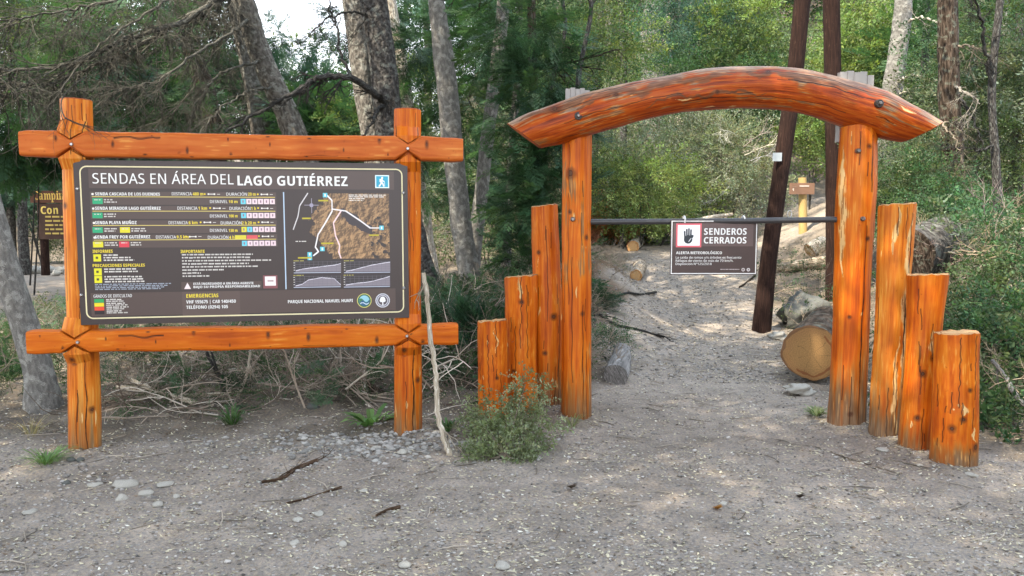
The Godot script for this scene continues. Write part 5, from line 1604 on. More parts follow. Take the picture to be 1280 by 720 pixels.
# ---------------------------------------------------------------- woods
func build_woods() -> void:
	var r := RandomNumberGenerator.new()
	r.seed = 77
	# far woodland, read as one mass
	var c := Cloud.new()
	var hole := func(p: Vector3) -> bool:
		var x := seen_x(p)
		var y := seen_y(p)
		return (absf(x - 378.0) < 62.0 and y < 95.0 and y > -260.0) or y < -330.0
	for n in 330:
		var x := r.randf_range(-34, 44)
		var d := r.randf_range(30, 52)
		var base := land(x, -d)
		var y := base + r.randf_range(0.5, 13.0 if x < 0.0 else 9.0)
		var p := Vector3(x, y, -d)
		if hole.call(p) or hole.call(p + Vector3(1.2, -1, 0)) or hole.call(p - Vector3(1.2, 0, 0)): continue
		var col: Color = [GREEN, BLUE, OLIVE, SAGE, LIME][[0, 0, 1, 1, 2, 2, 3, 4][r.randi_range(0, 7)]]
		clump(c, "mid", p, Vector3(2.1, 1.6, 2.1), 90, 3.6, col, 0.3, r)
	var o := thing("far_woodland")
	tag(o, "distant green woodland closing the view behind everything", "woodland", "", "stuff")
	place(c, "foliage", o, mats.leaves)
	# trunks that hold the far woodland up
	var s := Shape.new()
	for n in 46:
		var x := r.randf_range(-34, 40)
		var d := r.randf_range(30, 48)
		var base := grounded(x, d) - Vector3(0, 0.3, 0)
		var px := seen_x(base)
		if absf(px - 375.0) < 70.0: continue
		tube(s, curve([base, base + Vector3(r.randf_range(-0.4, 0.4), 6, 0), base + Vector3(r.randf_range(-0.8, 0.8), 12, 0)], 6), lerps([0.24, 0.1], 6), 7)
	part("trunks", s.mesh(mats.grey_bark), o).set_meta("kind", "stuff")
	# shrubs on the slope beyond the gate
	c = Cloud.new()
	for n in 210:
		var d := r.randf_range(20.5, 32.0)
		var x := r.randf_range(-7, 26)
		var p := grounded(x, d) + Vector3(0, r.randf_range(0.2, 1.6), 0)
		if hole.call(p) or Vector2(x - 7.5, d - 20.8).length() < 1.7: continue
		var col: Color = [HAZEL, SAGE, LIME, OLIVE, GREEN][r.randi_range(0, 4)]
		clump(c, "small" if n % 3 else "mid", p, Vector3(1.2, 1.0, 1.2), 85, 2.3, col, 0.3, r)
		if n % 4 == 0: clump(c, "bare", p + Vector3(0, 0.3, 0.4), Vector3(1.2, 0.9, 1.0), 5, 2.2, Color(0.30, 0.27, 0.23), 0.2, r)
	o = thing("slope_shrubbery")
	tag(o, "sunlit grey-green shrubs covering the slope beyond the gate", "shrubbery", "", "stuff")
	place(c, "foliage", o, mats.leaves)
	# nearer shrubs and small trees one can tell apart: [label, category, [[x, y, depth, r, kind, count, size, colour]]]
	var list := [
		["shadowy evergreen shrub left of the board below the dead branches", [[30, 150, 15, 1.3, "frond", 380, 1.7, GREEN], [15, 185, 15, 0.5, "frond", 140, 1.3, BLUE], [75, 180, 15.5, 0.4, "frond", 120, 1.3, DEEP], [90, 125, 14, 0.9, "small", 240, 1.7, OLIVE]]],
		["yellow-green leafy tree in the top left corner", [[20, 50, 17, 1.2, "small", 300, 1.9, LIME], [70, 15, 17, 1.2, "small", 260, 1.9, OLIVE], [10, -10, 17, 1.2, "small", 240, 1.9, GREEN]]],
		["dusky green shrub behind the dead branches over the board", [[150, 140, 14, 1.0, "frond", 320, 1.6, GREEN], [200, 150, 13.5, 0.8, "frond", 240, 1.5, BLUE], [235, 110, 15, 1.0, "small", 240, 1.8, GREEN], [170, 50, 16, 1.3, "frond", 320, 1.8, GREEN], [110, 60, 15, 1.0, "small", 200, 1.8, OLIVE], [280, 130, 15, 0.8, "frond", 200, 1.6, BLUE], [270, 60, 15.5, 0.8, "frond", 160, 1.6, GREEN]]],
		["blue-green evergreen boughs below the patch of sky", [[345, 125, 15, 0.6, "frond", 150, 1.5, BLUE], [395, 125, 14.5, 0.7, "frond", 260, 1.5, BLUE], [430, 148, 13.5, 0.6, "frond", 260, 1.4, GREEN], [400, 165, 13, 0.6, "frond", 240, 1.4, GREEN], [345, 45, 16, 0.35, "frond", 60, 1.3, BLUE], [425, 35, 15, 0.4, "frond", 70, 1.3, BLUE], [440, 158, 12.8, 0.4, "small", 120, 1.2, LIME]]],
		["bright green sapling foliage behind the beam's left end", [[700, 40, 17, 1.2, "small", 320, 1.8, OLIVE], [745, 70, 18, 1.2, "small", 320, 1.8, LIME], [690, 90, 16, 0.9, "small", 220, 1.7, GREEN], [760, 20, 18, 1.1, "small", 240, 1.8, GREEN]]],
		["cool green tree behind the straight pale grey trunk", [[600, 60, 17, 1.0, "frond", 260, 1.7, GREEN], [615, 150, 17, 0.9, "small", 240, 1.7, SAGE], [600, 220, 16, 0.7, "frond", 200, 1.5, GREEN], [540, 40, 18, 0.9, "frond", 220, 1.7, BLUE], [620, 285, 15, 0.6, "small", 160, 1.5, OLIVE], [530, 110, 17, 0.6, "small", 160, 1.6, LIME]]],
		["dense blue-green tree over the beam's middle", [[870, 45, 21, 1.4, "small", 420, 2.0, BLUE], [850, 95, 20, 1.0, "small", 260, 1.9, GREEN], [880, 0, 21, 1.3, "small", 300, 2.0, BLUE]]],
		["yellow-green tree over the beam near the leaning pole", [[925, 30, 20, 0.9, "mid", 240, 1.7, LIME], [930, 85, 19.5, 0.9, "mid", 240, 1.7, OLIVE], [965, 60, 21, 0.9, "small", 200, 1.8, OLIVE], [965, 110, 19, 0.8, "small", 200, 1.8, GREEN]]],
		["bright fresh green bush between the upright pole and the pale trunk", [[1075, 70, 17, 0.8, "mid", 260, 1.6, LIME], [1078, 35, 17.5, 0.7, "mid", 180, 1.6, LIME], [1068, 115, 16.5, 0.6, "mid", 160, 1.5, LIME]]],
		["yellow-lit shrub behind the bar near the left gate post", [[800, 235, 17, 0.9, "small", 360, 1.7, GOLDEN], [760, 230, 17, 0.7, "small", 240, 1.7, OLIVE], [850, 255, 18, 0.8, "small", 280, 1.7, GOLDEN], [770, 195, 18, 0.8, "small", 240, 1.8, HAZEL]]],
		["pale grey-green twiggy shrub above the closure sign", [[900, 190, 18.5, 1.2, "small", 420, 1.7, HAZEL], [935, 235, 18, 0.8, "small", 260, 1.6, HAZEL], [860, 185, 19, 1.0, "small", 300, 1.8, HAZEL], [920, 200, 17.6, 0.9, "bare", 14, 1.6, Color(0.36, 0.33, 0.29)]]],
		["leafy bush between the two dark poles", [[1015, 165, 18, 0.5, "mid", 180, 1.5, LIME], [1018, 195, 24, 0.8, "mid", 160, 1.9, OLIVE]]],
		["fine-leaved grey-green thicket right of the gate post", [[1130, 205, 11.5, 0.8, "small", 420, 1.2, SAGE], [1150, 250, 11, 0.7, "small", 360, 1.2, GREEN], [1125, 245, 11, 0.5, "small", 220, 1.2, OLIVE], [1190, 290, 10, 0.6, "small", 300, 1.2, GREEN]]],
		["tall green thicket at the right edge behind the thin trunk", [[1230, 200, 12, 1.0, "small", 440, 1.5, OLIVE], [1270, 120, 12, 1.0, "mid", 300, 1.5, SAGE], [1240, 60, 13, 1.1, "small", 340, 1.6, GREEN], [1160, 70, 16, 1.0, "frond", 260, 1.6, GREEN], [1265, 30, 12, 0.9, "small", 260, 1.5, OLIVE], [1215, 130, 13, 0.8, "small", 240, 1.5, SAGE], [1155, 150, 14, 0.9, "small", 260, 1.5, OLIVE]]],
		["mid-green bush above the short right-hand posts", [[1220, 320, 8.2, 0.55, "mid", 190, 0.95, SAGE], [1260, 300, 8.0, 0.5, "mid", 170, 0.95, GREEN], [1240, 370, 7.4, 0.4, "mid", 130, 0.9, OLIVE], [1200, 350, 8.2, 0.4, "bare", 30, 0.9, Color(0.3, 0.26, 0.21)], [1250, 330, 7.9, 0.5, "bare", 30, 1.0, Color(0.3, 0.26, 0.21)]]],
		["big-leaved bush beside the shortest right-hand post", [[1262, 440, 6.2, 0.32, "big", 80, 0.65, OLIVE], [1275, 395, 6.4, 0.35, "mid", 130, 0.8, GREEN], [1258, 500, 5.7, 0.26, "big", 60, 0.6, OLIVE], [1284, 540, 5.4, 0.26, "big", 60, 0.6, GREEN], [1215, 430, 6.8, 0.35, "mid", 170, 0.8, DEEP], [1245, 545, 5.5, 0.16, "big", 40, 0.65, GREEN]]],
		["dark undergrowth bush between the board and the stepped posts", [[560, 430, 7.4, 0.42, "frond", 330, 0.75, DEEP], [590, 480, 6.9, 0.34, "small", 260, 0.7, GREEN], [545, 490, 6.8, 0.3, "small", 220, 0.7, DEEP], [610, 440, 7.2, 0.35, "frond", 260, 0.75, DEEP], [640, 440, 7.4, 0.35, "frond", 240, 0.75, DEEP]]],
		["weedy bush on the bank just inside the left gate post", [[750, 445, 7.6, 0.2, "small", 110, 0.6, DEEP], [760, 425, 8.2, 0.18, "small", 80, 0.6, GREEN], [742, 385, 9.2, 0.2, "frond", 90, 0.7, DEEP]]],
		["leafy shrub showing under the left part of the bar", [[772, 293, 18, 0.4, "mid", 130, 1.2, GREEN], [830, 295, 18.5, 0.5, "mid", 180, 1.2, SAGE]]],
		["low grassy bush behind the leaning tree at the left edge", [[12, 445, 8.3, 0.32, "small", 220, 0.8, GREEN], [50, 410, 10.0, 0.3, "small", 150, 0.8, OLIVE], [10, 480, 7.3, 0.22, "frond", 130, 0.7, GREEN], [75, 408, 10.4, 0.3, "small", 120, 0.8, GREEN]]],
		["bluish evergreen shrub behind the campsite sign", [[85, 235, 24, 1.0, "frond", 260, 1.9, BLUE], [10, 225, 24, 0.9, "frond", 200, 1.9, BLUE], [95, 285, 25, 0.9, "small", 260, 2.0, OLIVE]]],
	]
	for e in list:
		var first: Array = e[1][0]
		var mid := at(first[0], first[1], first[2])
		var base := Vector3(mid.x, land(mid.x, mid.z), mid.z)
		var t := thing("shrub", base)
		tag(t, e[0], "shrub", "shrubs and thickets round the gate and board")
		var cc := Cloud.new()
		for q in e[1]:
			var m := at(q[0], q[1], q[2])
			var high := m.y - base.y > 2.6
			for n in (1 if high else 2):
				var w := Vector3(r.randf_range(-0.5, 0.5), r.randf_range(-0.3, 0.4), r.randf_range(-0.5, 0.5)) * float(q[3])
				var ground := Vector3(lerpf(m.x, base.x, 0.5), 0, lerpf(m.z, base.z, 0.5))
				ground.y = land(ground.x, ground.z) - 0.05
				if high: ground = base.lerp(mid, 0.65) if q != first else base - Vector3(0, 0.1, 0)
				var stems := Shape.new()
				tube(stems, curve([ground - base, ground.lerp(m + w, 0.5) + Vector3(r.randf_range(-0.1, 0.1), 0, r.randf_range(-0.1, 0.1)) - base, m + w - base], 6), lerps([0.006 + 0.0008 * q[2], 0.003], 6), 5)
				part("stem", stems.mesh(mats.dark_bark), t)
			clump_local(cc, q[4], m - base, Vector3(q[3], q[3] * 0.8, q[3]), q[5], q[6], q[7], r)
		place(cc, "foliage", t, mats.leaves)
	# low growth along the ground behind the board and beside the trail
	c = Cloud.new()
	for n in 2600:
		var x := r.randf_range(-6.5, 0.9)
		var d := r.randf_range(6.0, 13.0)
		if bare(x, -d) > 0.3: continue
		var p := grounded(x, d) + Vector3(0, r.randf_range(0.0, 0.22) * (1.0 + 0.7 * r.randf()), 0)
		var k := r.randf()
		var dir := Vector3(r.randf_range(-1, 1), r.randf_range(0.0, 1.2), r.randf_range(-1, 1)).normalized()
		var z := r.randf_range(0.5, 1.0)
		var kind := "bare" if k < 0.25 else ("small" if k < 0.7 else "frond")
		var col := Color(0.22, 0.18, 0.14) if k < 0.25 else (OLIVE if k < 0.6 else GREEN if k < 0.85 else DEEP)
		var t := r.randf_range(0.6, 1.4)
		c.put(kind + str(n % 3), Transform3D(facing(dir, r.randf() * TAU).scaled(Vector3(z, z, z)), p), Color(col.r * t, col.g * t, col.b * t))
	for n in 560:   # dry brush heaped behind the board
		var x := r.randf_range(-3.15, -0.35)
		var d := 5.75 + 0.18 * (x + 3.6) * 0.4 + 2.0 * pow(r.randf(), 1.2)
		var p := grounded(x, d) + Vector3(0, r.randf_range(0.0, 0.17) * minf(1.0, (d - 5.6) * 1.4), 0)
		var k := r.randf()
		var dir := Vector3(r.randf_range(-1, 1), r.randf_range(-0.15, 0.45), r.randf_range(-0.6, 0.6)).normalized()
		var z := r.randf_range(0.4, 1.1)
		var kind := "barerod" if k < 0.28 else ("bare" if k < 0.5 else ("small" if k < 0.85 else "frond"))
		var col := GREEN if k > 0.7 else (OLIVE if k > 0.5 else (Color(0.55, 0.49, 0.41) if k < 0.06 else (Color(0.34, 0.28, 0.22) if k < 0.22 else Color(0.17, 0.13, 0.10))))
		var t := r.randf_range(0.7, 1.3)
		c.put(kind + str(n % 3), Transform3D(facing(dir, r.randf() * TAU).scaled(Vector3(z, z, z) * (1.0 if k < 0.5 else 0.7)), p), Color(col.r * t, col.g * t, col.b * t))
	for n in 1700:
		var x := r.randf_range(2.7, 9.0)
		var d := r.randf_range(4.2, 14.0)
		if bare(x, -d) > 0.4: continue
		var p := grounded(x, d) + Vector3(0, r.randf_range(0.0, 0.3), 0)
		var k := r.randf()
		var dir := Vector3(r.randf_range(-1, 1), r.randf_range(0.0, 1.2), r.randf_range(-1, 1)).normalized()
		var z := r.randf_range(0.5, 1.0)
		var kind := "bare" if k < 0.25 else ("small" if k < 0.7 else "mid")
		var col := Color(0.26, 0.21, 0.16) if k < 0.25 else (OLIVE if k < 0.5 else GREEN if k < 0.8 else DEEP)
		var t := r.randf_range(0.6, 1.4)
		c.put(kind + str(n % 3), Transform3D(facing(dir, r.randf() * TAU).scaled(Vector3(z, z, z)), p), Color(col.r * t, col.g * t, col.b * t))
	for n in 900:   # bank on the left of the trail
		var x := r.randf_range(0.3, 2.3)
		var d := r.randf_range(6.6, 15.0)
		if bare(x, -d) > 0.25: continue
		var p := grounded(x, d) + Vector3(0, r.randf_range(0.0, 0.12), 0)
		var k := r.randf()
		var dir := Vector3(r.randf_range(-1, 1), r.randf_range(0.0, 0.8), r.randf_range(-1, 1)).normalized()
		var z := r.randf_range(0.35, 0.8)
		var col := Color(0.30, 0.24, 0.18) if k < 0.6 else GREEN
		c.put(("bare" if k < 0.6 else "small") + str(n % 3), Transform3D(facing(dir, r.randf() * TAU).scaled(Vector3(z, z, z)), p), col)
	o = thing("undergrowth")
	tag(o, "low tangle of dry twigs and small leafy plants on the forest floor", "undergrowth", "", "stuff")
	place(c, "foliage", o, mats.leaves)

# ---------------------------------------------------------------- things farther off
func build_far_things() -> void:
	# campsite sign across the clearing
	var foot := grounded(-11.65, 19.8)
	var t := thing("campsite_sign", foot)
	tag(t, "dark brown wooden campsite sign with yellow letters across the clearing", "sign")
	var wood: Material = mats.stain
	for x in [0.1, 1.35]:
		var s := Shape.new()
		tube(s, line([Vector3(x, -0.1, -0.06), Vector3(x + 0.02, 1.1, -0.06), Vector3(x, 2.05, -0.06)]), PackedFloat32Array([0.10, 0.095, 0.09]), 12, WHITE, 0.06)
		part("post", s.mesh(wood), t)
	var f := 19.8 / FOCAL
	var q := func(x, y): return at(x, y, 19.8) - foot
	var b := Shape.new()
	b.box(q.call(39.5, 253.5) + Vector3(0, 0, 0.0), q.call(39.5, 238.5) + Vector3(1.6, 0, 0.05))
	part("header_plank", b.mesh(plain(Color(0.09, 0.035, 0.018), 0.9)), t)
	b = Shape.new()
	b.box(q.call(49.5, 299.0), q.call(49.5, 254.5) + Vector3(1.3, 0, 0.04))
	part("text_plank", b.mesh(plain(Color(0.05, 0.025, 0.016), 0.9)), t)
	words("Camping", true, 0.82, 0.20, plain(Color(0.55, 0.36, 0.06), 0.6), t, q.call(44.5, 249.5) + Vector3(0, 0, 0.052), "lettering", true)
	words("Con", true, 0.42, 0.19, plain(Color(0.55, 0.40, 0.08), 0.6), t, q.call(52.5, 267.5) + Vector3(0, 0, 0.043))
	var r := RandomNumberGenerator.new()
	r.seed = 5
	for n in 5:
		var l := Shape.new()
		var x := 0.0
		while x < 0.75:
			var w := r.randf_range(0.05, 0.2)
			var p: Vector3 = q.call(58.0, 272.0 + n * 5.2) + Vector3(x, 0, 0.043)
			l.box(p, p + Vector3(w, 0.042, 0.004))
			x += w + 0.035
		part("small_lettering", l.mesh(plain(Color(0.42, 0.30, 0.06), 0.6)), t)
	# ring of pale stones at its foot
	for n in 13:
		var x := 28.0 + n * 5.2 + r.randf_range(-1, 1)
		var p := on_ground(x, 342.0 + r.randf_range(-2.5, 3.5))
		var o := single("stone", shapes["rock%d" % (n % 4)], mats.pale_rock, p + Vector3(0, 0.05, 0))
		o.scale = Vector3(0.13, 0.10, 0.12) * r.randf_range(0.8, 1.35)
		o.rotation.y = r.randf() * TAU
		tag(o, "pale stone in the border at the foot of the campsite sign", "stone", "stones edging the campsite sign")
	# low wire rail and bushes behind
	# waymark post in the sunny glade
	foot = on_ground(1004, 291)
	var dep := -foot.z
	t = thing("waymark_post", foot)
	tag(t, "small brown waymark board on a yellow post in the sunny glade", "signpost")
	var s := Shape.new()
	var top := at(1003, 222, dep) - foot
	var rad := 5.2 * dep / FOCAL
	tube(s, line([Vector3(0, -0.1, 0), top * 0.5, top]), PackedFloat32Array([rad, rad, rad * 0.95]), 12, WHITE, 0.05)
	part("post", s.mesh(plain(Color(0.42, 0.29, 0.11), 0.7)), t)
	b = Shape.new()
	var c := at(984.5, 243, dep) - foot
	var d := at(1015.5, 229, dep) - foot
	b.box(Vector3(c.x, c.y, rad + 0.002), Vector3(d.x, d.y, rad + 0.04))
	var plank := part("sign_plank", b.mesh(plain(Color(0.20, 0.11, 0.07), 0.7)), t)
	b = Shape.new()
	var u := (d.x - c.x) / 31.0
	for e in [[3, 8, 9, 9.2], [3, 4, 6, 7], [4, 5, 4, 7.5], [12, 24, 9.5, 11]]:
		b.box(Vector3(c.x + e[0] * u, c.y + e[2] * u, rad + 0.041), Vector3(c.x + e[1] * u, c.y + e[3] * u, rad + 0.045))
	part("painted_mark", b.mesh(plain(Color(0.55, 0.48, 0.42), 0.7)), plank)
	# logs and branches lying along the trail
	lying_log("fallen_log", "weathered grey log lying in the grass left of the trail", at(777, 450, 7.6), at(769, 486, 6.75), 0.09, 0.105, mats.grey_wood, mats.grey_wood, true)
	lying_log("fallen_log", "short log seen end-on under the bar near the left post", on_ground(806, 300), on_ground(791, 314), 0.13, 0.13, mats.pale_bark, mats.end, true)
	lying_log("fallen_log", "hollow-looking cut log lying at the glade's edge by the upright pole", on_ground(1030, 311), on_ground(1012, 322), 0.14, 0.15, mats.pale_bark, mats.end, true)
	lying_log("fallen_log", "bent weathered branch log lying behind the leaning pole", on_ground(962, 342), on_ground(1042, 334), 0.08, 0.11, mats.dead, mats.end, true)
	lying_log("fallen_log", "thin pale log arching through the shrub behind the closure sign", at(870, 276, 17.0), at(915, 268, 17.4), 0.05, 0.04, mats.pale_bark, mats.end, false)
	lying_log("fallen_log", "dark rough log lying on the bank behind the right-hand posts", at(1133, 322, 8.0), at(1180, 300, 8.8), 0.28, 0.25, mats.dark_bark, mats.brown_bark, false)
	lying_log("fallen_log", "short grey log lying on the bank above the trail's left edge", on_ground(795, 350), on_ground(800, 338), 0.1, 0.12, mats.dead, mats.end, true)
	# sawn round
	var e0 := at(1013, 441, 7.0)
	var m := log_mesh(curve([e0 + Vector3(0.75, 0.05, -1.5), e0 + Vector3(0.35, 0.02, -0.7), e0], 24), lerps([0.20, 0.235, 0.245], 24), 61, mats.brown_bark, mats.end_fresh, [], Vector2.ZERO, 40, 0.1)
	var o := single("sawn_log", m, null)
	tag(o, "thick sawn log showing its round yellow cut face beside the right gate post", "log")
	# rocks
	for e in [["big mossy grey boulder behind the sawn log", 1012, 412, 0.34, 0.25, 0.3, "rock"], ["flat grey stone under the sawn log", 1003, 494, 0.11, 0.05, 0.10, "rock"], ["grey stone half hidden by the leaning pole", 975, 425, 0.10, 0.06, 0.1, "rock"]]:
		var p := on_ground(e[1], e[2])
		o = single("boulder", shapes["big_rock%d" % (int(e[1]) % 2)], mats.rock if e[3] > 0.2 else mats.pale_rock, p + Vector3(0, e[4] * 0.55, -e[5] * 0.6))
		o.scale = Vector3(e[3], e[4], e[5])
		tag(o, e[0], "rock")
	# dry rust-coloured bracken beyond the left post
	var cl := Cloud.new()
	r.seed = 15
	foot = on_ground(765, 305)
	var fern := thing("dry_bracken", foot)
	tag(fern, "rust-orange dry bracken behind the bar beside the left gate post", "bracken")
	for n in 6:
		var mid := at(745 + r.randf() * 40.0, 262 + r.randf() * 26.0, -foot.z) - foot
		clump_local(cl, "frond", mid, Vector3(0.4, 0.25, 0.4), 45, 1.3, Color(0.42, 0.17, 0.07), r)
	place(cl, "frond", fern, mats.leaves)

func lying_log(called: String, label: String, a: Vector3, b: Vector3, ra: float, rb: float, skin: Material, end: Material, settle: bool) -> void:
	if settle:
		a.y = land(a.x, a.z) + ra * 0.7
		b.y = land(b.x, b.z) + rb * 0.7
	var mid := (a + b) * 0.5 + Vector3(0, 0.01, 0)
	var m := log_mesh(curve([a - mid, Vector3(0.02, 0.01, 0.0), b - mid], 20), lerps([ra, (ra + rb) * 0.49, rb], 20), int(absf(a.x * 10.0)), skin, end, [], Vector2.ZERO, 24, 0.12)
	var o := single(called, m, null, mid)
	tag(o, label, "log")

# ---------------------------------------------------------------- small things near by
func stick(label: String, marks: Array, r0: float, r1: float, skin: Material, twigs := 0, seed_value := 1, called := "stick") -> void:
	var r := RandomNumberGenerator.new()
	r.seed = seed_value
	var pts := []
	for e in marks:
		if e.size() > 2: pts.append(at(e[0], e[1], e[2]))
		else: pts.append(on_ground(e[0], e[1]) + Vector3(0, r0 * 0.8, 0))
	var base: Vector3 = pts[-1]
	for k in pts.size(): pts[k] -= base
	var s := Shape.new()
	var steps := marks.size() * 6
	var c := curve(pts, steps)
	for k in range(1, c.size() - 1): c[k] += Vector3(r.randf_range(-1, 1), r.randf_range(-0.4, 0.4), r.randf_range(-1, 1)) * r0 * 0.35
	tube(s, c, lerps([r0, r1], steps), 9, WHITE, 0.25)
	var t := tangents(c)
	for k in twigs:
		var i := r.randi_range(2, steps - 1)
		fork(s, c[i], (t[i] + Vector3(r.randf_range(-1, 1), r.randf_range(-0.2, 0.6), r.randf_range(-1, 1))).normalized(), r.randf_range(0.12, 0.35), r0 * 0.5, 1, r, WHITE, 0.02, 4)
	s.smooth()
	var o := single(called, s.mesh(skin), null, base)
	tag(o, label, "stick")

func blades(seed_value: int, count: int, length: float, width: float, k: Color, lift: float) -> Shape:
	var r := RandomNumberGenerator.new()
	r.seed = seed_value
	var s := Shape.new()
	for n in count:
		var a := r.randf() * TAU
		var d := Vector3(cos(a), 0, sin(a))
		var p := d * r.randf() * length * 0.35
		var l := length * r.randf_range(0.5, 1.2)
		var up := lift * r.randf_range(0.5, 1.3)
		var side := Vector3(-d.z, 0, d.x) * width * r.randf_range(0.6, 1.2)
		var sh := r.randf_range(0.65, 1.35)
		var c := Color(k.r * sh * r.randf_range(0.9, 1.2), k.g * sh, k.b * sh)
		var q := Vector3.UP
		var rows := [[0.0, 0.0, 0.5], [0.35, 0.7, 1.0], [0.7, 1.0, 0.8], [1.0, 0.85, 0.05]]
		var first := s.v.size()
		for e in rows:
			var m: Vector3 = p + d * l * e[0] + Vector3(0, l * up * e[1], 0)
			s.add(m - side * e[2] * 0.5, q, Vector2.ZERO, c); s.add(m + side * e[2] * 0.5, q, Vector2.ZERO, c)
		for e in 3: s.quad(first + e * 2, first + e * 2 + 2, first + e * 2 + 3, first + e * 2 + 1)
	s.smooth()
	return s

func build_small_things() -> void:
	stick("long crooked pale stick leaning against the board's right end", [[529, 341, 5.22], [535, 380, 5.2], [539, 425, 5.17], [545, 470, 5.12], [546, 510, 5.05], [553, 540, 5.0], [562, 571]], 0.014, 0.019, mats.bleached, 2, 3)
	stick("dark forked stick on the gravel below the middle of the board", [[327, 605], [352, 600], [372, 588], [396, 578]], 0.008, 0.014, mats.twig_brown, 3, 5)
	stick("straight brown stick on the gravel below the board", [[358, 632], [390, 623], [427, 611]], 0.005, 0.008, mats.twig_brown, 0, 6)
	stick("short dark bark-like stick on the gravel right of the straight one", [[470, 646], [484, 641], [500, 635]], 0.006, 0.010, mats.twig_brown, 0, 7)
	stick("thin twig lying across the trail below the closure sign", [[924, 360], [933, 355], [944, 345]], 0.014, 0.018, mats.brown_bark, 0, 8)
	stick("dark bent twig on the trail's left bank", [[768, 372], [785, 368], [800, 369], [820, 366]], 0.012, 0.018, mats.dark_bark, 1, 9)
	stick("dark curved branch lying beside the left gate post", [[738, 397], [752, 396], [770, 408], [800, 414], [830, 424]], 0.018, 0.010, mats.dark_bark, 4, 10)
	stick("slender straw-coloured twig on the gravel below the right-hand posts", [[1020, 560], [1070, 577], [1120, 592]], 0.004, 0.003, mats.dead, 1, 11)
	stick("thin pale twig lying near the foot of the right-hand posts", [[1105, 575], [1130, 580], [1160, 588]], 0.005, 0.003, mats.dead, 0, 12)
	stick("broken grey branch among the big leaves at the right edge", [[1240, 450, 5.6], [1256, 470, 5.5], [1270, 495, 5.35], [1290, 515, 5.3]], 0.012, 0.02, mats.grey_wood, 3, 13)
	stick("reddish rotten branch behind the right sign post", [[450, 476, 6.6], [470, 486, 6.4], [492, 494, 6.3]], 0.02, 0.03, mats.brown_bark, 2, 14)
	stick("pale barkless branch in the brush under the board", [[145, 484, 6.25], [185, 487, 6.2], [215, 495, 6.1], [243, 503, 6.05]], 0.016, 0.022, mats.bleached, 4, 15)
	stick("long bleached branch lying across the brush under the board", [[125, 497, 6.3], [180, 493, 6.25], [250, 494, 6.2], [330, 488, 6.4]], 0.011, 0.014, mats.bleached, 6, 16)
	stick("bleached forked branch near the left sign post's foot", [[128, 463, 6.5], [155, 470, 6.4], [180, 482, 6.3], [205, 493, 6.2]], 0.012, 0.016, mats.bleached, 5, 17)
	stick("dark upright stem behind the board's lower rail", [[258, 440, 6.4], [270, 465, 6.4], [284, 500, 6.3], [294, 520, 6.3]], 0.012, 0.016, mats.dark_bark, 2, 18)
	stick("thin dark stem crossing the upright one under the board", [[264, 440, 6.3], [275, 475, 6.3], [286, 516, 6.2]], 0.008, 0.010, mats.dark_bark, 2, 19)
	stick("sheaf-like bleached stalk standing under the board", [[313, 440, 6.3], [308, 470, 6.25], [296, 500, 6.2]], 0.010, 0.012, mats.bleached, 6, 20)
	stick("thin looping twig hanging over the top of the left sign post", [[108, 95, 4.95], [90, 108, 4.85], [77, 126, 4.8], [80, 145, 4.78], [92, 152, 4.78], [112, 160, 4.82]], 0.004, 0.003, mats.dead_grey, 5, 22, "vine_twig")
	stick("grey twig lying on the gravel below the leaning tree", [[36, 530], [50, 534], [68, 540]], 0.008, 0.010, mats.dead, 1, 21)
	# cut leafy branch lying against the stepped posts
	var foot := on_ground(628, 582)
	var t := thing("cut_branch", foot)
	tag(t, "cut pale-green leafy branch lying against the left-hand stepped posts", "branch")
	var r := RandomNumberGenerator.new()
	r.seed = 33
	var c := Cloud.new()
	var s := Shape.new()
	var tip := [[657, 480, 5.35, 0.05], [652, 496, 5.33, 0.05], [664, 505, 5.3, 0.06], [655, 515, 5.27, 0.08], [637, 522, 5.2, 0.09], [622, 535, 5.12, 0.10], [606, 520, 5.2, 0.09], [596, 512, 5.3, 0.06], [600, 545, 5.05, 0.10], [618, 562, 4.92, 0.12], [642, 560, 4.92, 0.11], [656, 545, 5.0, 0.10], [676, 540, 5.08, 0.09], [630, 575, 4.83, 0.10], [604, 572, 4.88, 0.08], [652, 572, 4.86, 0.08]]
	for e in tip:
		var p := at(e[0], e[1], e[2]) - foot
		tube(s, curve([Vector3(0.02, 0.03, -0.12), p * 0.5 + Vector3(0, 0.02, 0), p], 6), lerps([0.008, 0.002], 6), 5)
		for n in int(320 * e[3]):
			var d := Vector3(r.randfn(), r.randfn(), r.randfn()).normalized()
			var w: Vector3 = p + d * float(e[3]) * 0.7 * pow(r.randf(), 0.5) * Vector3(1, 0.85, 0.8)
			w.y = maxf(w.y, 0.015)
			var z := r.randf_range(0.40, 0.58)
			var k := r.randf_range(0.7, 1.35)
			var col := Color(0.19, 0.24, 0.12) if r.randf() < 0.65 else Color(0.30, 0.35, 0.22)
			c.put("mid" + str(n % 3), Transform3D(facing((d + Vector3(0, -0.3, 0.2)).normalized(), r.randf() * TAU).scaled(Vector3(z, z, z)), w), Color(col.r * k, col.g * k, col.b * k))
	part("stem", s.mesh(mats.dead), t)
	place(c, "foliage", t, mats.leaves)
	var long := Shape.new()
	tube(long, curve([at(665, 518, 5.2) - foot, at(690, 528, 5.15) - foot, at(718, 541, 5.1) - foot], 8), lerps([0.006, 0.003], 8), 5)
	part("stem", long.mesh(mats.dead), t)
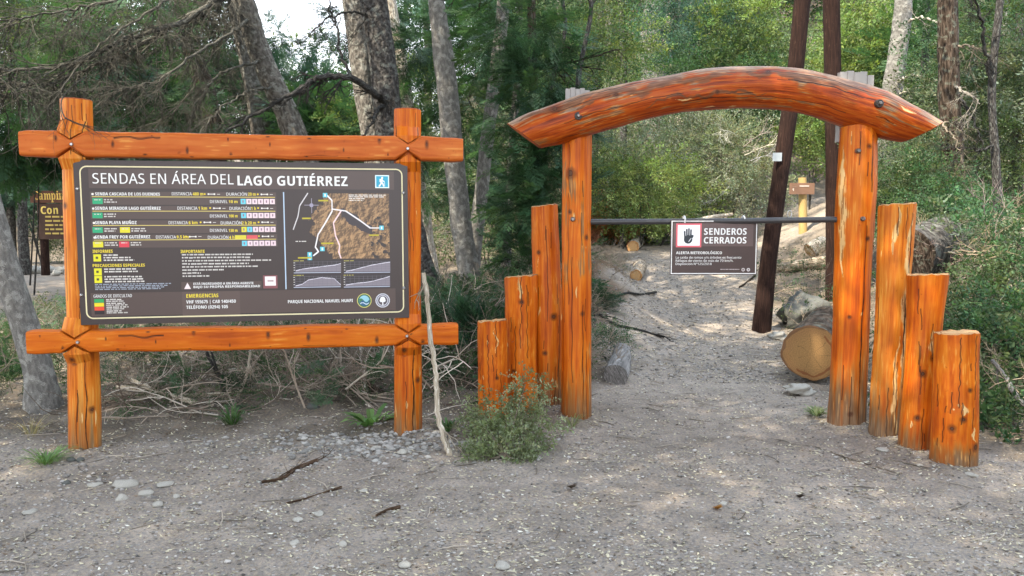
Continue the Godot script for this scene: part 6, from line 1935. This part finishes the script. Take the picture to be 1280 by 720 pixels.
	# plants
	for e in [["bright green strap-leaved weed beside the right sign post", 462, 531, 24, 0.19, 0.045, Color(0.13, 0.25, 0.07), 0.45, "weed"], ["low tuft of green grass at the foot of the left sign post", 58, 580, 130, 0.15, 0.006, Color(0.12, 0.22, 0.07), 0.4, "grass tuft"], ["pale green seedling tuft beside the sawn log", 1020, 521, 60, 0.11, 0.014, Color(0.17, 0.23, 0.11), 0.5, "grass tuft"], ["thin dry grass tuft beside the leaning tree", 40, 545, 60, 0.14, 0.004, Color(0.3, 0.27, 0.14), 0.7, "grass tuft"], ["small grass tuft against the left gate post's foot", 715, 535, 40, 0.1, 0.005, Color(0.2, 0.24, 0.1), 0.8, "grass tuft"], ["green weed below the middle of the board", 290, 533, 60, 0.13, 0.012, Color(0.06, 0.12, 0.04), 0.8, "weed"], ["little green weed at the foot of the stepped posts", 560, 540, 30, 0.1, 0.02, Color(0.07, 0.14, 0.05), 0.8, "weed"]]:
		var o := single(e[8].replace(" ", "_"), blades(int(e[1]), e[3], e[4], e[5], e[6], e[7]).mesh(mats.leaves), null, on_ground(e[1], e[2]))
		tag(o, e[0], "plant")
	# leaves on the gravel
	for e in [["curled orange-brown fallen leaf on the gravel before the gate", 897, 637, 0.055, Color(0.42, 0.20, 0.05)], ["dark curled fallen leaf on the gravel left of the orange one", 715, 611, 0.06, Color(0.10, 0.075, 0.06)], ["dark fallen leaf sliver on the gravel before the right-hand posts", 1000, 622, 0.05, Color(0.08, 0.06, 0.05)]]:
		var q := Shape.new()
		for n in 3: leaf(q, Vector3(-0.5, 0.02 + n * 0.08, 0.1 * n), Vector3(1, 0.25 - 0.1 * n, 0.2 * n).normalized(), Vector3(0, 0.3 + 0.3 * n, 1).normalized(), 1.0, 0.55, e[4])
		var o := single("fallen_leaf", q.mesh(mats.leaves), null, on_ground(e[1], e[2]) + Vector3(0, 0.006, 0))
		o.scale = Vector3.ONE * e[3]
		tag(o, e[0], "leaf")
	# pale stones lying on the gravel
	var stones := [["largest white stone on the gravel in front of the left sign post", 155, 606, 14, 9], ["round white stone just below the largest white one", 151, 624, 9, 8], ["white stone right of the round white one", 181, 617, 10, 6], ["small white stone below the stone pair, with a dark twig", 196, 631, 8, 5], ["flat pale stone above the white stone group", 118, 606, 9, 4], ["pale stone right of the white stone group", 220, 621, 6, 4], ["faint flat stone behind the white stone group", 205, 606, 11, 4], ["small grey stone left of the flat pale stone", 82, 604, 6, 4], ["flat whitish stone near the left edge of the gravel", 37, 642, 9, 4], ["pale stone at the bottom edge of the gravel, right of centre left", 428, 681, 7, 6], ["small pale stone on the gravel under the board's middle", 367, 681, 7, 5], ["white pebble near the bottom edge by the picture's middle", 506, 709, 9, 5], ["white stone at the very bottom near the middle", 628, 708, 12, 6], ["pale pebble by the middle of the gravel", 454, 615, 6, 3], ["pale flat pebble right of the dark bark stick", 398, 644, 8, 4], ["pale pebble left of the flat pebble near the bark stick", 372, 650, 7, 4], ["white pebble at the foot of the second right-hand post", 1105, 563, 8, 4], ["small white pebble beside the third right-hand post", 1150, 582, 5, 3], ["white chip at the foot of the shortest right-hand post", 1215, 595, 9, 3], ["white pebble beside the orange fallen leaf", 905, 630, 6, 4], ["grey pebble left of the left sign post's foot", 88, 575, 6, 5], ["grey pebble in front of the left sign post's foot", 99, 577, 6, 4], ["grey stone in the brush by the upright stem", 390, 510, 9, 6], ["pale stone in front of the right sign post's foot", 503, 565, 8, 5], ["small stone left of the right sign post's foot", 470, 560, 6, 4]]
	for n in stones.size():
		var e: Array = stones[n]
		var p := on_ground(e[1], e[2] + e[4] * 0.4)
		var f := -p.z / FOCAL
		var o := single("stone", shapes["rock%d" % (n % 4)], mats.pale_rock if not e[0].contains("grey") else mats.rock, p + Vector3(0, e[4] * f * 0.25, -e[4] * f * 0.5))
		o.scale = Vector3(e[3] * f, e[4] * f * 0.75, e[3] * f * 0.8)
		o.rotation.y = n * 1.7
		tag(o, e[0], "stone", "loose stones on the gravel")

# ---------------------------------------------------------------- litter on the ground, past counting
func build_litter() -> void:
	var r := RandomNumberGenerator.new()
	r.seed = 91
	var pebble := rock_mesh(5)
	var where := []
	var tints := []
	for n in 14000:
		var d := 3.0 + 5.0 * pow(r.randf(), 1.3)
		var x := r.randf_range(-0.72, 0.72) * d + 0.2
		var near := bump(x, -d, -0.85, -5.05, 0.6, 0.35) + 0.8 * bump(x, -d, -1.2, -5.3, 0.8, 0.3) + 0.5 * bump(x, -d, -2.2, -4.5, 0.5, 0.4)
		if bare(x, -d) < 0.4 and near < 0.15 and r.randf() < 0.6: continue
		var z := r.randf_range(0.0025, 0.007) * (1.0 + 1.3 * near * r.randf())
		if r.randf() < 0.03: z *= 1.8
		var t := r.randf_range(0.14, 0.40)
		if r.randf() < 0.15: t *= 0.5
		where.append(Transform3D(Basis.from_euler(Vector3(r.randf() * 0.5, r.randf() * TAU, 0)).scaled(Vector3(z * 1.3, z * 0.7, z)), grounded(x, d) + Vector3(0, z * 0.2, 0)))
		tints.append(Color(t * 1.06, t * 0.98, t * 0.9))
	for n in 2600:
		var d := r.randf_range(7.0, 16.0)
		var x := trail_x(d) + r.randfn() * 0.9
		var z := r.randf_range(0.004, 0.016)
		var t := r.randf_range(0.10, 0.34)
		where.append(Transform3D(Basis.from_euler(Vector3(r.randf() * 0.5, r.randf() * TAU, 0)).scaled(Vector3(z * 1.3, z * 0.7, z)), grounded(x, d) + Vector3(0, z * 0.2, 0)))
		tints.append(Color(t * 1.06, t * 0.98, t * 0.9))
	for n in 420:   # a band of coarser pebbles round the right sign post
		var x := -0.85 + r.randfn() * 0.38
		var d := 5.12 + r.randfn() * 0.16
		var z := r.randf_range(0.007, 0.019)
		var t := r.randf_range(0.14, 0.34)
		where.append(Transform3D(Basis.from_euler(Vector3(r.randf() * 0.5, r.randf() * TAU, 0)).scaled(Vector3(z * 1.3, z * 0.7, z)), grounded(x, d) + Vector3(0, z * 0.2, 0)))
		tints.append(Color(t * 1.1, t * 1.04, t * 0.95))
	var o := many("gravel", self, pebble, mats.dust, where, tints)
	tag(o, "loose grit and pebbles strewn over the trodden ground", "gravel", "", "stuff")
	# straw, needles and leaf flakes
	var flake := Shape.new()
	leaf(flake, Vector3(-0.5, 0.0, 0), Vector3(1, 0.12, 0).normalized(), Vector3(0, 0.15, 1).normalized(), 1.0, 0.5, WHITE)
	where = []
	tints = []
	for n in 42000:
		var d := 3.0 + 6.5 * pow(r.randf(), 1.2)
		var x := r.randf_range(-0.72, 0.72) * d + 0.2
		var w := wavy.get_noise_2d(x * 14.0 + 30.0, d * 14.0)
		if w + (0.35 if d > 4.9 and x < 0.5 else 0.0) < r.randf_range(-0.55, 0.45): continue
		var z := r.randf_range(0.010, 0.026)
		var dark := r.randf() < 0.25
		var k := r.randf_range(0.7, 1.3)
		var c := Color(0.46, 0.41, 0.29) if not dark else Color(0.17, 0.125, 0.09)
		if r.randf() < 0.1: c = Color(0.55, 0.53, 0.45)
		where.append(Transform3D(Basis.from_euler(Vector3(r.randf_range(-0.4, 0.4), r.randf() * TAU, r.randf_range(-0.25, 0.25))).scaled(Vector3(z * r.randf_range(0.8, 1.6), z, z * r.randf_range(0.35, 1.0))), grounded(x, d) + Vector3(0, 0.004, 0)))
		tints.append(Color(c.r * k, c.g * k, c.b * k))
	for e in FEET:
		for n in 130:
			var a := r.randf() * TAU
			var q := 0.10 + 0.22 * r.randf() * r.randf()
			var x: float = e[0] + cos(a) * q
			var d: float = -e[1] + sin(a) * q
			var z := r.randf_range(0.010, 0.028)
			var k := r.randf_range(0.6, 1.3)
			var c := Color(0.40, 0.34, 0.23) if r.randf() < 0.6 else Color(0.15, 0.11, 0.08)
			where.append(Transform3D(Basis.from_euler(Vector3(r.randf_range(-0.6, 0.6), r.randf() * TAU, r.randf_range(-0.4, 0.4))).scaled(Vector3(z * 1.3, z, z * r.randf_range(0.3, 0.9))), grounded(x, d) + Vector3(0, 0.006, 0)))
			tints.append(Color(c.r * k, c.g * k, c.b * k))
	for n in 8000:
		var d := r.randf_range(7.0, 17.0)
		var x := trail_x(d) + r.randfn() * 1.0
		var z := r.randf_range(0.012, 0.035)
		var k := r.randf_range(0.6, 1.4)
		var c := Color(0.36, 0.30, 0.20) if r.randf() < 0.55 else Color(0.14, 0.105, 0.075)
		where.append(Transform3D(Basis.from_euler(Vector3(r.randf_range(-0.4, 0.4), r.randf() * TAU, r.randf_range(-0.25, 0.25))).scaled(Vector3(z * r.randf_range(0.8, 1.6), z, z * r.randf_range(0.35, 1.0))), grounded(x, d) + Vector3(0, 0.005, 0)))
		tints.append(Color(c.r * k, c.g * k, c.b * k))
	o = many("leaf_litter", self, flake.mesh(), mats.dust, where, tints)
	tag(o, "straw-coloured leaf flakes and needles littering the ground", "litter", "", "stuff")
	# fine dead twigs
	var twig := Shape.new()
	tube(twig, line([Vector3(-0.5, 0, 0), Vector3(-0.1, 0.02, 0.06), Vector3(0.5, 0, 0)]), PackedFloat32Array([0.018, 0.022, 0.01]), 4)
	where = []
	tints = []
	for n in 2600:
		var d := 3.0 + 10.0 * pow(r.randf(), 0.8)
		var x := r.randf_range(-0.72, 0.72) * d + 0.2
		if d < 4.6 and r.randf() < 0.6: continue
		var z := r.randf_range(0.05, 0.2)
		var t := r.randf_range(0.1, 0.42)
		where.append(Transform3D(Basis.from_euler(Vector3(0, r.randf() * TAU, r.randf_range(-0.08, 0.08))).scaled(Vector3(z, z * 0.8, z)), grounded(x, d) + Vector3(0, 0.006, 0)))
		tints.append(Color(t, t * 0.86, t * 0.7))
	o = many("twig_litter", self, twig.mesh(), mats.dust, where, tints)
	tag(o, "fine dead twigs scattered over the ground", "twigs", "", "stuff")
